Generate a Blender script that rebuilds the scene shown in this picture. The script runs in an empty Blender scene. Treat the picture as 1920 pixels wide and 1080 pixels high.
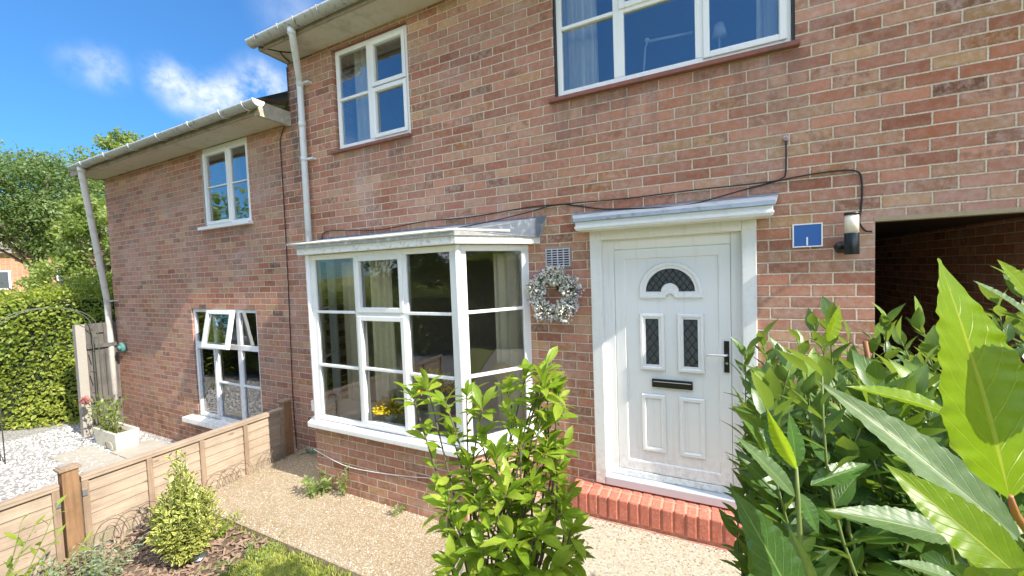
import bpy, bmesh, math, random
import numpy as np
from mathutils import Vector, Matrix
random.seed(7); rng = np.random.default_rng(7)
S = bpy.context.scene
COL = S.collection
# ------------------------------------------------------------------ camera
F, CX, CY, CAMY = 741.5, 965.6, 540.7, -3.103
YAW, PIT, ROL = math.radians(26.061), math.radians(-2.481), math.radians(-2.0595)
_f = Vector((-math.sin(YAW)*math.cos(PIT), math.cos(YAW)*math.cos(PIT), math.sin(PIT)))
_r = Vector((math.cos(YAW), math.sin(YAW), 0)); _u = _r.cross(_f)
RR = _r*math.cos(ROL)+_u*math.sin(ROL); UU = -_r*math.sin(ROL)+_u*math.cos(ROL)
CAM = Vector((0, CAMY, 0))
cd = bpy.data.cameras.new('camera'); cam = bpy.data.objects.new('camera', cd); COL.objects.link(cam)
cd.sensor_width = 36; cd.lens = F/1920*36; cd.shift_x = -(CX-960)/1920; cd.shift_y = (CY-540)/1920
cd.clip_start = 0.01; cd.clip_end = 2000
M = Matrix((RR, UU, -_f)).transposed().to_4x4(); M.translation = CAM; cam.matrix_world = M
S.camera = cam
def at(x, y, d):                     # a pixel of the photo at depth d metres -> world point
    return CAM + d*(_f + RR*((x-CX)/F) - UU*((y-CY)/F))
def onz(x, y, z):
    v = _f + RR*((x-CX)/F) - UU*((y-CY)/F); return CAM + v*((z-CAM.z)/v.z)
# ------------------------------------------------------------------ light
EXPO = 1.76
SUNV = Vector((-1.0, 0.13, -0.80)).normalized()      # travel direction of the light
sl = bpy.data.lights.new('sun', 'SUN'); sun = bpy.data.objects.new('sun', sl); COL.objects.link(sun)
sl.energy = 2.5; sl.angle = math.radians(0.5); sl.color = (1.0, 0.93, 0.82)
sun.rotation_euler = SUNV.to_track_quat('-Z', 'Y').to_euler()
W = bpy.data.worlds.new('World'); S.world = W; W.use_nodes = True
FILL_CLD = 6.6  # strength of the unseen cloud added behind the camera
wt = W.node_tree; wt.nodes.clear()
S.view_settings.view_transform = 'Standard'; S.view_settings.look = 'None'
S.view_settings.exposure = EXPO; S.view_settings.gamma = 1; S.view_settings.use_curve_mapping = False
# ------------------------------------------------------------------ node helper
class NT:
    def __init__(s, tree): s.t = tree
    def n(s, typ, **kw):
        nd = s.t.nodes.new(typ)
        for k, v in kw.items(): setattr(nd, k, v)
        return nd
    def put(s, nd, i, v):
        if v is None: return
        if hasattr(v, 'links') or isinstance(v, bpy.types.NodeSocket): s.t.links.new(v, nd.inputs[i])
        else:
            inp = nd.inputs[i]
            if isinstance(v, (tuple, list)) and len(v) == 3 and inp.type == 'RGBA': v = (*v, 1)
            inp.default_value = v
    def m(s, op, a, b=None, c=None, clamp=False):
        nd = s.n('ShaderNodeMath', operation=op, use_clamp=clamp)
        s.put(nd, 0, a); s.put(nd, 1, b); s.put(nd, 2, c); return nd.outputs[0]
    def sep(s, v):
        nd = s.n('ShaderNodeSeparateXYZ'); s.put(nd, 0, v); return nd.outputs
    def comb(s, x=0., y=0., z=0.):
        nd = s.n('ShaderNodeCombineXYZ'); s.put(nd, 0, x); s.put(nd, 1, y); s.put(nd, 2, z); return nd.outputs[0]
    def pos(s): return s.n('ShaderNodeNewGeometry').outputs['Position']
    def gen(s): return s.n('ShaderNodeTexCoord').outputs['Generated']
    def noise(s, v, scale, detail=3., rough=.55, dist=0.):
        nd = s.n('ShaderNodeTexNoise'); s.put(nd, 'Vector', v); s.put(nd, 'Scale', scale); s.put(nd, 'Detail', detail)
        s.put(nd, 'Roughness', rough); s.put(nd, 'Distortion', dist); return nd.outputs
    def white(s, v):
        nd = s.n('ShaderNodeTexWhiteNoise', noise_dimensions='3D'); s.put(nd, 'Vector', v); return nd.outputs
    def voro(s, v, scale, feature='F1', rnd=1.):
        nd = s.n('ShaderNodeTexVoronoi', feature=feature); s.put(nd, 'Vector', v); s.put(nd, 'Scale', scale); s.put(nd, 'Randomness', rnd); return nd.outputs
    def rng(s, v, a, b, c=0., d=1., smooth=False):
        nd = s.n('ShaderNodeMapRange'); nd.interpolation_type = 'SMOOTHSTEP' if smooth else 'LINEAR'
        for i, q in enumerate((v, a, b, c, d)): s.put(nd, i, q)
        return nd.outputs[0]
    def ramp(s, f, stops, interp='LINEAR'):
        nd = s.n('ShaderNodeValToRGB'); cr = nd.color_ramp; cr.interpolation = interp
        while len(cr.elements) < len(stops): cr.elements.new(.5)
        for e, (p, c) in zip(cr.elements, stops): e.position = p; e.color = (*c, 1)
        s.put(nd, 0, f); return nd.outputs[0]
    def mix(s, f, a, b, mode='MIX'):
        nd = s.n('ShaderNodeMix', data_type='RGBA', blend_type=mode)
        s.put(nd, 0, f); s.put(nd, 6, a); s.put(nd, 7, b); return nd.outputs[2]
    def bump(s, h, strength=.5, dist=.01, nrm=None):
        nd = s.n('ShaderNodeBump'); s.put(nd, 'Strength', strength); s.put(nd, 'Distance', dist); s.put(nd, 'Height', h)
        if nrm is not None: s.put(nd, 'Normal', nrm)
        return nd.outputs[0]
# ---- sky with a few small clouds
w = NT(wt)
sky = w.n('ShaderNodeTexSky', sky_type='NISHITA'); sky.sun_disc = False
sky.sun_elevation = math.asin(-SUNV.z); sky.sun_rotation = math.atan2(-SUNV.x, -SUNV.y)
sky.altitude = 50; sky.air_density = 1.0; sky.dust_density = 0.05; sky.ozone_density = 2.6
dirv = w.n('ShaderNodeTexCoord').outputs['Generated']
cn = w.noise(dirv, 9., 7., .6)[0]
mask = None
def ray(x, y): return (_f + RR*((x-CX)/F) - UU*((y-CY)/F)).normalized()
for (px, py, r, st) in [(318,150,.036,1.),(350,172,.042,1.),(395,185,.045,1.1),(440,175,.042,1.1),(490,165,.05,1.1),(530,190,.05,1.),(192,128,.034,.75),(150,122,.03,.35),
                        (545,30,.06,.25)]:
    d = ray(px, py)
    nd = w.n('ShaderNodeVectorMath', operation='DISTANCE'); w.put(nd, 0, dirv); nd.inputs[1].default_value = d
    b = w.m('MULTIPLY', w.rng(nd.outputs['Value'], r*1.5, 0., 0., 1., True), st)
    mask = b if mask is None else w.m('MAXIMUM', mask, b)
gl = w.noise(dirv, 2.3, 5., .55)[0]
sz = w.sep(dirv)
front = w.rng(sz[1], .05, -.25, 0., 1., True)         # unseen bright cloud added behind the camera, low and overhead, to light the facade
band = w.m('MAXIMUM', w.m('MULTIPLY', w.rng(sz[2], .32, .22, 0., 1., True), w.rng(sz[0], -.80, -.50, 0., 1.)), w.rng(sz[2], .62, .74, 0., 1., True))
amt = w.m('MULTIPLY', mask, w.rng(cn, .38, .66, .0, 1.35), clamp=True)
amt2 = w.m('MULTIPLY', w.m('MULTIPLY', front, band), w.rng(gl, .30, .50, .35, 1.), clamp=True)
amt = w.m('POWER', amt, 1.15, clamp=True)
tint = w.mix(1., sky.outputs[0], w.mix(w.rng(sz[2], 0., .55, 0., 1.), (.11,.235,.31,1), (.22,.41,.56,1)), 'MULTIPLY')
skyc = w.mix(amt, tint, (2.6, 2.7, 2.8, 1)); skyc = w.mix(amt2, skyc, (FILL_CLD*.95, FILL_CLD, FILL_CLD*1.08, 1))
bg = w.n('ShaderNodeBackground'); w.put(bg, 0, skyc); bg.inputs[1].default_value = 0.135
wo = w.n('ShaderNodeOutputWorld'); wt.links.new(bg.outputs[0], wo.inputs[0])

# ------------------------------------------------------------------ materials
def mat(name):
    m = bpy.data.materials.new(name); m.use_nodes = True; t = m.node_tree; t.nodes.clear()
    n = NT(t); out = n.n('ShaderNodeOutputMaterial'); p = n.n('ShaderNodeBsdfPrincipled')
    t.links.new(p.outputs[0], out.inputs[0]); return m, n, p, out
def plain(name, col, rough=.5, var=.08, scale=30., metal=0., bumps=.0, spec=.5, dirt=None, dscale=6., foot=None):
    m, n, p, o = mat(name); P = n.pos()
    nz = n.noise(P, scale, 4.)[0]
    c = n.mix(nz, tuple(x*(1-var) for x in col), tuple(min(1, x*(1+var)) for x in col))
    if dirt:
        dz = n.noise(P, dscale, 6., .65)[0]
        c = n.mix(n.rng(dz, .52, .68, 0., .85), c, dirt)
    if foot:                                 # splashed grime rising from the step, thin drips elsewhere
        x, y, z = n.sep(P); k_ = n.m('MULTIPLY', n.rng(z, -1.35, -1.72, 0., .8), n.rng(n.noise(P, 26., 5., .7)[0], .42, .66, 0., 1.)); c = n.mix(k_, c, foot)
        dr = n.noise(n.comb(n.m('MULTIPLY', x, 30.), n.m('MULTIPLY', y, 30.), n.m('MULTIPLY', z, 1.6)), 1., 4.)[0]; c = n.mix(n.rng(dr, .56, .76, 0., .22), c, foot)
    n.put(p, 'Base Color', c); n.put(p, 'Roughness', rough); n.put(p, 'Metallic', metal); n.put(p, 'Specular IOR Level', spec)
    if bumps: n.put(p, 'Normal', n.bump(nz, bumps, .002))
    return m
def brick(name, ud=(1, 0), u0=0.479, v0=0.7455, warm=0., flat=None, stain=None):
    m, n, p, o = mat(name); P = n.pos(); x, y, z = n.sep(P)
    wob = n.noise(P, 5., 2.)[0]; wob2 = n.noise(P, 90., 3.)[0]
    zz = n.m('ADD', z, n.m('MULTIPLY', n.m('SUBTRACT', wob, .5), .006))
    u = n.m('ADD', n.m('MULTIPLY', x, ud[0]), n.m('MULTIPLY', y, ud[1])); u = n.m('SUBTRACT', u, u0)
    v = n.m('DIVIDE', n.m('SUBTRACT', zz, v0), .075); row = n.m('FLOOR', v); fv = n.m('SUBTRACT', v, row)
    half = n.m('MULTIPLY', n.m('FRACT', n.m('MULTIPLY', row, .5)), 1.)
    rj = n.m('MULTIPLY', n.m('SUBTRACT', n.white(n.comb(row, 3.1, 7.7))[0], .5), .07)
    uu = n.m('ADD', n.m('ADD', n.m('DIVIDE', u, .225), half), rj)
    cj = n.m('FLOOR', uu)
    col = cj; fu = n.m('SUBTRACT', uu, col)
    du = n.m('MULTIPLY', n.m('MINIMUM', fu, n.m('SUBTRACT', 1., fu)), .225)
    dv = n.m('MULTIPLY', n.m('MINIMUM', fv, n.m('SUBTRACT', 1., fv)), .075)
    d = n.m('MINIMUM', du, dv)
    dn = n.m('ADD', d, n.m('MULTIPLY', n.m('SUBTRACT', wob2, .5), .0095))
    msk = n.rng(dn, .0034, .0060, 0., 1., True)
    idv = n.comb(col, row, 1.7); r1 = n.white(idv); r2 = n.white(n.comb(row, col, 9.3))
    pal = n.ramp(r1[0], [(0., (0.306,0.105,0.053)), (.13, (0.367,0.135,0.070)), (.27, (0.449,0.185,0.102)), (.42, (0.408,0.175,0.102)), (.55, (0.500,0.221,0.123)),
                         (.68, (0.356,0.175,0.102)), (.80, (0.480,0.259,0.140)), (.89, (0.429,0.250,0.106)), (.94, (0.367,0.149,0.040)), (.97, (0.194,0.090,0.046))])
    vr = n.rng(n.white(n.comb(row, 5.5, col))[0], 0., 1., .74, 1.16); pal = n.mix(1., pal, n.comb(vr, vr, vr), 'MULTIPLY')
    # broad drifts of warm/grey, soot, rubbed faces
    big = n.noise(P, 1.1, 4.)[0]
    pal = n.mix(n.rng(big, .40, .68, 0., .40), pal, (.47,.28,.235))
    ends = n.m('MULTIPLY', n.rng(r2[0], .82, .9, 0., 1.), n.rng(n.noise(P, 14., 2.)[0], .45, .6, 0., .75))
    pal = n.mix(ends, pal, (.24,.11,.065))
    rub = n.rng(n.noise(P, 22., 6., .7)[0], .44, .70, 0., .75)
    pal = n.mix(n.m('MULTIPLY', rub, n.rng(r2[1] if False else r1[0], 0., 1., .35, 1.)), pal, (.58,.42,.37))
    rim = n.m('MULTIPLY', n.rng(d, .016, .006, 0., .42, True), n.rng(n.noise(P, 34., 3.)[0], .35, .6, 0., 1.)); pal = n.mix(rim, pal, (.22,.13,.11))
    spk = n.noise(P, 260., 2., .7)[0]
    pal = n.mix(n.rng(spk, .56, .74, 0., .65), pal, (.20,.095,.075))
    pal = n.mix(n.rng(n.noise(P, 170., 3., .8)[0], .60, .75, 0., .4), pal, (.62,.50,.43))
    if warm: pal = n.mix(warm, pal, (.52,.22,.11))
    mort = n.ramp(n.noise(P, 60., 4.)[0], [(.25, (.54,.43,.30)), (.6, (.72,.60,.45)), (.85, (.82,.71,.56))])
    mort = n.mix(n.rng(n.noise(P, 3., 3.)[0], .45, .7, 0., .45), mort, (.52,.38,.29))
    if stain:
        st_ = n.noise(n.comb(n.m('MULTIPLY', x, 16.), y, n.m('MULTIPLY', z, 1.4)), 1., 5., .6)[0]      # rain streaks and bloom under the sills
        for (a_, b_, zt_) in ((-3.7, -2.55, 1.33), (-1.2, .58, 1.33), (-6.4, -5.15, .72)):
            k_ = n.m('MULTIPLY', n.m('MULTIPLY', n.rng(x, a_-.05, a_+.1, 0., 1.), n.rng(x, b_-.1, b_+.05, 1., 0.)), n.m('MULTIPLY', n.rng(z, zt_-.55, zt_, 0., 1.), n.rng(z, zt_, zt_+.02, 1., 0.)))
            k_ = n.m('MULTIPLY', k_, n.rng(st_, .42, .66, .15, .75)); pal = n.mix(k_, pal, (.20,.12,.10)); mort = n.mix(k_, mort, (.36,.25,.19))
        ef = n.m('MULTIPLY', n.rng(n.noise(P, 1.7, 5., .6)[0], .54, .72, 0., .5), n.rng(n.noise(P, 30., 4.)[0], .4, .6, .3, 1.)); pal = n.mix(ef, pal, (.58,.47,.44))
    if stain:                                # soot-stained quoin under the eaves
        s = n.m('MULTIPLY', n.rng(x, -4.42, -4.34, 0., 1., True), n.rng(x, -4.28, -4.12, 1., 0., True))
        s = n.m('MULTIPLY', s, n.rng(z, .2, 1.6, 0., 1.))
        s = n.m('MULTIPLY', s, n.rng(n.noise(P, 9., 4.)[0], .35, .6, .1, .8))
        pal = n.mix(s, pal, (.085,.075,.075)); mort = n.mix(n.m('MULTIPLY', s, .6), mort, (.25,.24,.22))
        zz2 = n.m('SUBTRACT', z, -2.0)        # damp, splashed foot of the wall
        s3 = n.m('MULTIPLY', n.rng(zz2, .25, -.02, 0., .5), n.rng(n.noise(P, 7., 4.)[0], .4, .65, 0., 1.))
        pal = n.mix(s3, pal, (.11,.075,.06)); mort = n.mix(s3, mort, (.17,.13,.10))
    c = n.mix(msk, mort, pal)
    n.put(p, 'Base Color', c); n.put(p, 'Roughness', .88); n.put(p, 'Specular IOR Level', .25)
    h = n.m('ADD', n.m('MULTIPLY', msk, 1.), n.m('MULTIPLY', n.noise(P, 150., 4., .7)[0], .35))
    h = n.m('ADD', h, n.m('MULTIPLY', r2[0], .25))
    n.put(p, 'Normal', n.bump(h, .9, .008))
    return m
def leafmat(name, c1, c2, c3, vein=(.35,.45,.12), trans=.4, rough=.38, veins=True, edge=None, back=None):
    m, n, p, o = mat(name)
    uv = n.n('ShaderNodeUVMap', uv_map='leaf').outputs[0]; rv = n.n('ShaderNodeUVMap', uv_map='rnd').outputs[0]
    s, t, _ = n.sep(uv); r, r2, _ = n.sep(rv)
    c = n.ramp(r, [(0., c1), (.5, c2), (1., c3)])
    P = n.pos()
    c = n.mix(n.rng(n.noise(P, 45., 4.)[0], .35, .7, 0., .35), c, tuple(x*.6 for x in c1))
    a = n.m('ABSOLUTE', n.m('SUBTRACT', s, .5))
    h = None
    if veins:
        mid = n.rng(a, .012, .03, 1., 0., True)
        w_ = n.m('FRACT', n.m('ADD', n.m('MULTIPLY', t, 9.), n.m('MULTIPLY', a, -5.)))
        sv = n.rng(n.m('ABSOLUTE', n.m('SUBTRACT', w_, .5)), .0, .07, .55, 0., True)
        vv = n.m('MAXIMUM', mid, sv)
        net = n.rng(n.voro(n.comb(n.m('MULTIPLY', s, 14.), n.m('MULTIPLY', t, 30.), r), 1., 'DISTANCE_TO_EDGE')[0], .0, .06, .18, 0.)
        c = n.mix(n.m('MAXIMUM', n.m('MULTIPLY', vv, .6), net), c, vein); h = vv
    if veins:
        bl = n.rng(n.noise(n.comb(n.m('MULTIPLY', s, 5.), n.m('MULTIPLY', t, 9.), n.m('MULTIPLY', r, 37.)), 1., 5., .7)[0], .62, .72, 0., .55); c = n.mix(bl, c, (.30,.26,.06))
        tone = n.noise(n.comb(n.m('MULTIPLY', s, 2.), n.m('MULTIPLY', t, 3.), n.m('MULTIPLY', r, 11.)), 1., 3.)[0]; c = n.mix(n.rng(tone, .35, .7, 0., .35), c, tuple(q*.55 for q in c2))
    if edge:
        e = n.rng(n.m('ADD', a, n.m('MULTIPLY', n.m('SUBTRACT', n.noise(P, 60.)[0], .5), .25)), .26, .34, 0., 1.)
        c = n.mix(e, c, edge)
    if back:
        bf = n.n('ShaderNodeNewGeometry').outputs['Backfacing']; c = n.mix(n.m('MULTIPLY', bf, .6), c, back)
    n.put(p, 'Base Color', c); n.put(p, 'Roughness', rough); n.put(p, 'Specular IOR Level', .45)
    if h is not None: n.put(p, 'Normal', n.bump(n.m('MULTIPLY', h, -1.), .35, .002))
    tr = n.n('ShaderNodeBsdfTranslucent'); g = n.mix(.75, c, (.62,.80,.05), 'MULTIPLY')
    n.put(tr, 0, n.mix(.55, c, (.40,.52,.03)))
    mx = n.n('ShaderNodeMixShader'); n.put(mx, 0, trans)
    n.t.links.new(p.outputs[0], mx.inputs[1]); n.t.links.new(tr.outputs[0], mx.inputs[2]); n.t.links.new(mx.outputs[0], o.inputs[0])
    return m
def glassmat(name, tint=(.80,.86,.84), base=.10, refl=(.95,.97,1.)):
    m, n, p, o = mat(name); n.t.nodes.remove(p)
    tr = n.n('ShaderNodeBsdfTransparent'); n.put(tr, 0, (*tint, 1)); gl = n.n('ShaderNodeBsdfGlossy'); n.put(gl, 0, (*refl, 1)); n.put(gl, 'Roughness', .0)
    P = n.pos(); n.put(gl, 'Normal', n.bump(n.noise(P, 2.2, 1.)[0], .15, .02))
    fr = n.n('ShaderNodeFresnel'); fr.inputs[0].default_value = 1.5
    f = n.m('ADD', n.m('MULTIPLY', fr.outputs[0], 1.7), base, clamp=True)
    mx = n.n('ShaderNodeMixShader'); n.put(mx, 0, f); n.t.links.new(tr.outputs[0], mx.inputs[1]); n.t.links.new(gl.outputs[0], mx.inputs[2])
    n.t.links.new(mx.outputs[0], o.inputs[0]); return m
def woodmat(name, c1, c2, along='y', knots=True, rough=.8, dark=(.16,.09,.045)):
    m, n, p, o = mat(name); P = n.pos(); x, y, z = n.sep(P)
    st = {'y': (60., 2.5, 60.), 'z': (60., 60., 2.5), 'x': (2.5, 60., 60.)}[along]
    v = n.comb(n.m('MULTIPLY', x, st[0]), n.m('MULTIPLY', y, st[1]), n.m('MULTIPLY', z, st[2]))
    g = n.noise(v, 1., 5., .6, .6)[0]
    c = n.mix(n.rng(g, .3, .7, 0., 1.), c1, c2)
    c = n.mix(n.rng(n.noise(P, 4., 5., .65)[0], .45, .70, 0., .6), c, tuple(a*.62 for a in c1)); c = n.mix(n.rng(n.noise(v, .35, 6., .7)[0], .52, .70, 0., .55), c, tuple(a*.5 for a in c1))
    bo = n.white(n.comb(n.m('FLOOR', n.m('MULTIPLY', z, 10.)), 1., 2.))[0]
    if along == 'y': c = n.mix(n.rng(bo, 0., 1., 0., .3), c, tuple(a*.75 for a in c2))
    if knots:
        kv = n.comb(n.m('MULTIPLY', x, 6.), n.m('MULTIPLY', y, 3.5), n.m('MULTIPLY', z, 9.))
        k = n.rng(n.voro(kv, 1.)[0], .06, .14, 1., 0., True); c = n.mix(n.m('MULTIPLY', k, .75), c, dark)
    if along == 'y':       # splash stains and green at the foot, nail heads
        c = n.mix(n.m('MULTIPLY', n.rng(z, -1.80, -2.06, 0., .75), n.rng(n.noise(P, 11., 5.)[0], .38, .62, 0., 1.)), c, (.20,.16,.10))
        c = n.mix(n.rng(n.noise(n.comb(0., n.m('MULTIPLY', y, 9.), n.m('MULTIPLY', z, 1.2)), 1., 5.)[0], .50, .72, 0., .5), c, (.34,.27,.20))
    n.put(p, 'Base Color', c); n.put(p, 'Roughness', rough); n.put(p, 'Normal', n.bump(g, .4, .003)); return m

B_WALL = brick('brick_wall', stain=True)
B_SIDE = brick('brick_side', ud=(.568, .823), u0=.05)
B_BASE = brick('brick_base', u0=-3.247, v0=-1.478-.0375, warm=.12, stain=True)
B_PASS = brick('brick_passage', ud=(0, 1), u0=.02)
B_GABL = brick('brick_gable', ud=(0, 1), u0=.05)
B_FAR = brick('brick_far', warm=.35)
PVC = plain('white_pvc', (.82,.82,.81), .34, .02, 8., foot=(.50,.46,.40))
PAINT = plain('white_paint', (.76,.76,.74), .45, .02, 40., bumps=.15, dirt=(.70,.69,.66), dscale=30., foot=(.46,.42,.35))
PAINTD = plain('weathered_white_paint', (.78,.77,.73), .6, .06, 40., bumps=.5, dirt=(.46,.42,.36), dscale=30.)
CREAM = plain('cream_paint', (.74,.70,.58), .5, .04)
GUTTER = plain('gutter_plastic', (.40,.40,.37), .5, .10, 20., dirt=(.10,.09,.065), dscale=20.)
PIPE = plain('pipe_plastic', (.66,.69,.72), .35, .03, 15., dirt=(.55,.56,.55), dscale=9.)
SOFF = plain('soffit_render', (.55,.50,.42), .9, .10, 26., bumps=.5, dirt=(.40,.35,.27), dscale=5.)
FASC = plain('eave_board', (.34,.29,.22), .85, .15, 30., bumps=.4, dirt=(.16,.13,.10), dscale=9.)
LEAD = plain('lead', (.17,.20,.25), .55, .35, 14., metal=.3, bumps=.8, dirt=(.40,.42,.44), dscale=22.)
FELT = plain('grey_felt', (.33,.33,.32), .8, .3, 30., bumps=.6, dirt=(.62,.60,.56), dscale=14.)
REDS = plain('red_sill', (.25,.095,.072), .8, .25, 40., bumps=.6, dirt=(.12,.08,.05), dscale=14.)
BLACK = plain('black', (.012,.012,.013), .4, .1)
DARK = plain('dark_rubber', (.03,.03,.032), .6, .1)
CHROME = plain('chrome', (.72,.72,.72), .22, .02, metal=1.)
TILE = plain('roof_tile', (.15,.115,.095), .85, .25, 20., bumps=.6)
GLASS = glassmat('window_glass'); GLASSB = glassmat('bay_glass', (.93,.94,.90), .025)
GLASSU = glassmat('upstairs_glass', (.72,.80,.86), .22)
CURT = plain('curtain_cloth', (.94,.86,.68), .9, .05, 12.)
ROOM = plain('room_paint', (.55,.50,.43), .9, .1)
LINT = plain('lintel_concrete', (.36,.29,.19), .9, .2, 30., bumps=.5)
CONC = plain('concrete_post', (.36,.335,.29), .9, .15, 25., bumps=.6)
WOOD = woodmat('fence_boards', (.335,.25,.175), (.48,.38,.285), 'y')
WOODP = woodmat('fence_post_wood', (.22,.12,.055), (.32,.19,.10), 'z')
WOODF = woodmat('fence_frame_wood', (.27,.185,.12), (.37,.275,.195), 'z')
WOODG = woodmat('grey_boards', (.085,.078,.070), (.17,.155,.14), 'z', dark=(.05,.045,.04))
BARK = plain('bark', (.13,.10,.075), .9, .3, 60., bumps=.8)
STEMG = plain('green_stem', (.16,.20,.05), .6, .2, 40.)

# ------------------------------------------------------------------ mesh helper
class MB:
    def __init__(s): s.v = []; s.f = []; s.mi = []; s.mats = []; s.sm = []
    def slot(s, m):
        if m is None: return 0
        if m not in s.mats: s.mats.append(m)
        return s.mats.index(m)
    def add(s, vs, fs, m=None, smooth=False, X=None):
        b = len(s.v); k = s.slot(m)
        for p in vs: s.v.append(tuple(X @ Vector(p)) if X else tuple(p))
        for f in fs: s.f.append(tuple(b+i for i in f)); s.mi.append(k); s.sm.append(smooth)
    def box(s, x0, x1, y0, y1, z0, z1, m=None, X=None):
        x0, x1 = sorted((x0, x1)); y0, y1 = sorted((y0, y1)); z0, z1 = sorted((z0, z1))
        v = [(x, y, z) for z in (z0, z1) for y in (y0, y1) for x in (x0, x1)]
        s.add(v, [(0,2,3,1),(4,5,7,6),(0,1,5,4),(2,6,7,3),(0,4,6,2),(1,3,7,5)], m, X=X)
    def prism(s, poly, z0, z1, m=None):          # poly of (x,y) ccw, z may be callables of index
        n = len(poly)
        a = [(p[0], p[1], z0[i] if isinstance(z0, (list, tuple)) else z0) for i, p in enumerate(poly)]
        b = [(p[0], p[1], z1[i] if isinstance(z1, (list, tuple)) else z1) for i, p in enumerate(poly)]
        s.add(a+b, [tuple(range(n))[::-1], tuple(range(n, 2*n))]+[(i, (i+1) % n, n+(i+1) % n, n+i) for i in range(n)], m)
    def tube(s, pts, r, m=None, seg=8, close=True):
        pts = [Vector(p) for p in pts]; n = len(pts); rs = r if isinstance(r, (list, tuple)) else [r]*n
        t0 = (pts[1]-pts[0]).normalized(); up = Vector((0,0,1)) if abs(t0.z) < .9 else Vector((1,0,0)); a = t0.cross(up).normalized()
        vs = []
        for i, p in enumerate(pts):
            t = (pts[min(i+1, n-1)]-pts[max(i-1, 0)]).normalized(); a = (a-t*a.dot(t)).normalized(); b = t.cross(a)
            for k in range(seg):
                g = 2*math.pi*k/seg; vs.append(p+(a*math.cos(g)+b*math.sin(g))*rs[i])
        fs = [(i*seg+k, i*seg+(k+1) % seg, (i+1)*seg+(k+1) % seg, (i+1)*seg+k) for i in range(n-1) for k in range(seg)]
        if close: fs += [tuple(range(seg))[::-1], tuple(range((n-1)*seg, n*seg))]
        s.add(vs, fs, m, True)
    def ico(s, c, r, m=None, sub=1, sq=(1,1,1), jit=0.):
        V, Fc = ICO[sub]; q = [(c[0]+p[0]*r*sq[0]*(1+random.uniform(-jit, jit)), c[1]+p[1]*r*sq[1]*(1+random.uniform(-jit, jit)), c[2]+p[2]*r*sq[2]*(1+random.uniform(-jit, jit))) for p in V]
        s.add(q, Fc, m, True)
    def build(s, name, m=None, parent=None, bevel=0.):
        me = bpy.data.meshes.new(name); me.from_pydata(s.v, [], s.f)
        ms = s.mats or [m]
        if m is not None and s.mats and m not in ms: ms = ms
        for q in ms: me.materials.append(q)
        me.polygons.foreach_set('material_index', s.mi); me.polygons.foreach_set('use_smooth', s.sm); me.update()
        o = bpy.data.objects.new(name, me); COL.objects.link(o)
        if parent: o.parent = parent
        if bevel:
            bv = o.modifiers.new('bevel', 'BEVEL'); bv.width = bevel; bv.segments = 2; bv.limit_method = 'ANGLE'; bv.angle_limit = math.radians(50)
        return o
def _ico():
    out = []
    for sub in (1, 2):
        bm = bmesh.new(); bmesh.ops.create_icosphere(bm, subdivisions=sub, radius=1); bm.verts.ensure_lookup_table()
        out.append(([tuple(v.co) for v in bm.verts], [tuple(v.index for v in f.verts) for f in bm.faces])); bm.free()
    return out
ICO = _ico()
def tag(o, label=None, cat=None, group=None, kind=None):
    if label: o['label'] = label
    if cat: o['category'] = cat
    if group: o['group'] = group
    if kind: o['kind'] = kind
    return o
def thing(name, label, cat, loc=(0,0,0), group=None):
    o = bpy.data.objects.new(name, None); COL.objects.link(o); o.empty_display_size = .1
    o.location = (0,0,0); tag(o, label, cat, group); return o
def smooth_pts(pts, n=6):
    pts = [Vector(p) for p in pts]; out = []
    for i in range(len(pts)-1):
        p0 = pts[max(i-1, 0)]; p1 = pts[i]; p2 = pts[i+1]; p3 = pts[min(i+2, len(pts)-1)]
        for k in range(n):
            t = k/n; out.append(.5*((2*p1)+(p2-p0)*t+(2*p0-5*p1+4*p2-p3)*t*t+(3*p1-p0-3*p2+p3)*t**3))
    out.append(pts[-1]); return out

# ---- leaves in bulk --------------------------------------------------------
def leaf_tpl(L=1., Wd=.4, nl=4, nw=2, shape='ell', fold=.18, curl=.25, wave=0., waves=7, tip=0.):
    V = []; UV = []; Fc = []
    cols = 2*nw+1 if nw else 2
    for i in range(nl+1):
        t = i/nl
        if shape == 'ell': wv = math.sin(math.pi*min(1, max(0, t**.9)))**.8
        elif shape == 'obov': wv = math.sin(math.pi*t**1.35)**.85
        elif shape == 'lance': wv = math.sin(math.pi*t**.75)**1.05
        elif shape == 'acum': wv = math.sin(math.pi*t**.74)**1.2*(1-.25*max(0, t-.7)/.3)
        else: wv = 1.
        wv = max(wv, .03 if i < nl else 0.004)
        zc = -curl*t*t
        for j in range(cols):
            s = j/(cols-1)*2-1; a = abs(s)
            ph = 0 if s > 0 else 1.3; iw = math.sin(waves*2*math.pi*t+ph)*.6+.5*math.sin(waves*3.3*math.pi*t+2+ph)+.35*math.sin(waves*7.1*t+ph*3); ww = Wd/2*wv*(1+ (wave*.6*iw if a > .9 else 0))
            z = zc + fold*Wd/2*wv*a + (wave*Wd*.22*(math.sin(waves*4.1*t+s)+.7*math.sin(waves*6.7*t+2.1*s+1))*a*a*min(1, wv*1.5)) + .05*Wd*math.sin(5.3*t+1.7)*s*wv
            V.append((s*ww, t*L + tip*0, z*1.)); UV.append((j/(cols-1), t))
    for i in range(nl):
        for j in range(cols-1):
            b = i*cols+j; Fc.append((b, b+1, b+cols+1, b+cols))
    return np.array(V), np.array(Fc), np.array(UV)
def frames(D, Nn):                       # D: leaf axis (n,3), Nn: approx normal
    D = D/np.linalg.norm(D, axis=1, keepdims=True); X = np.cross(D, Nn); X /= np.linalg.norm(X, axis=1, keepdims=True)+1e-9
    Z = np.cross(X, D); return np.stack([X, D, Z], 2)
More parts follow.
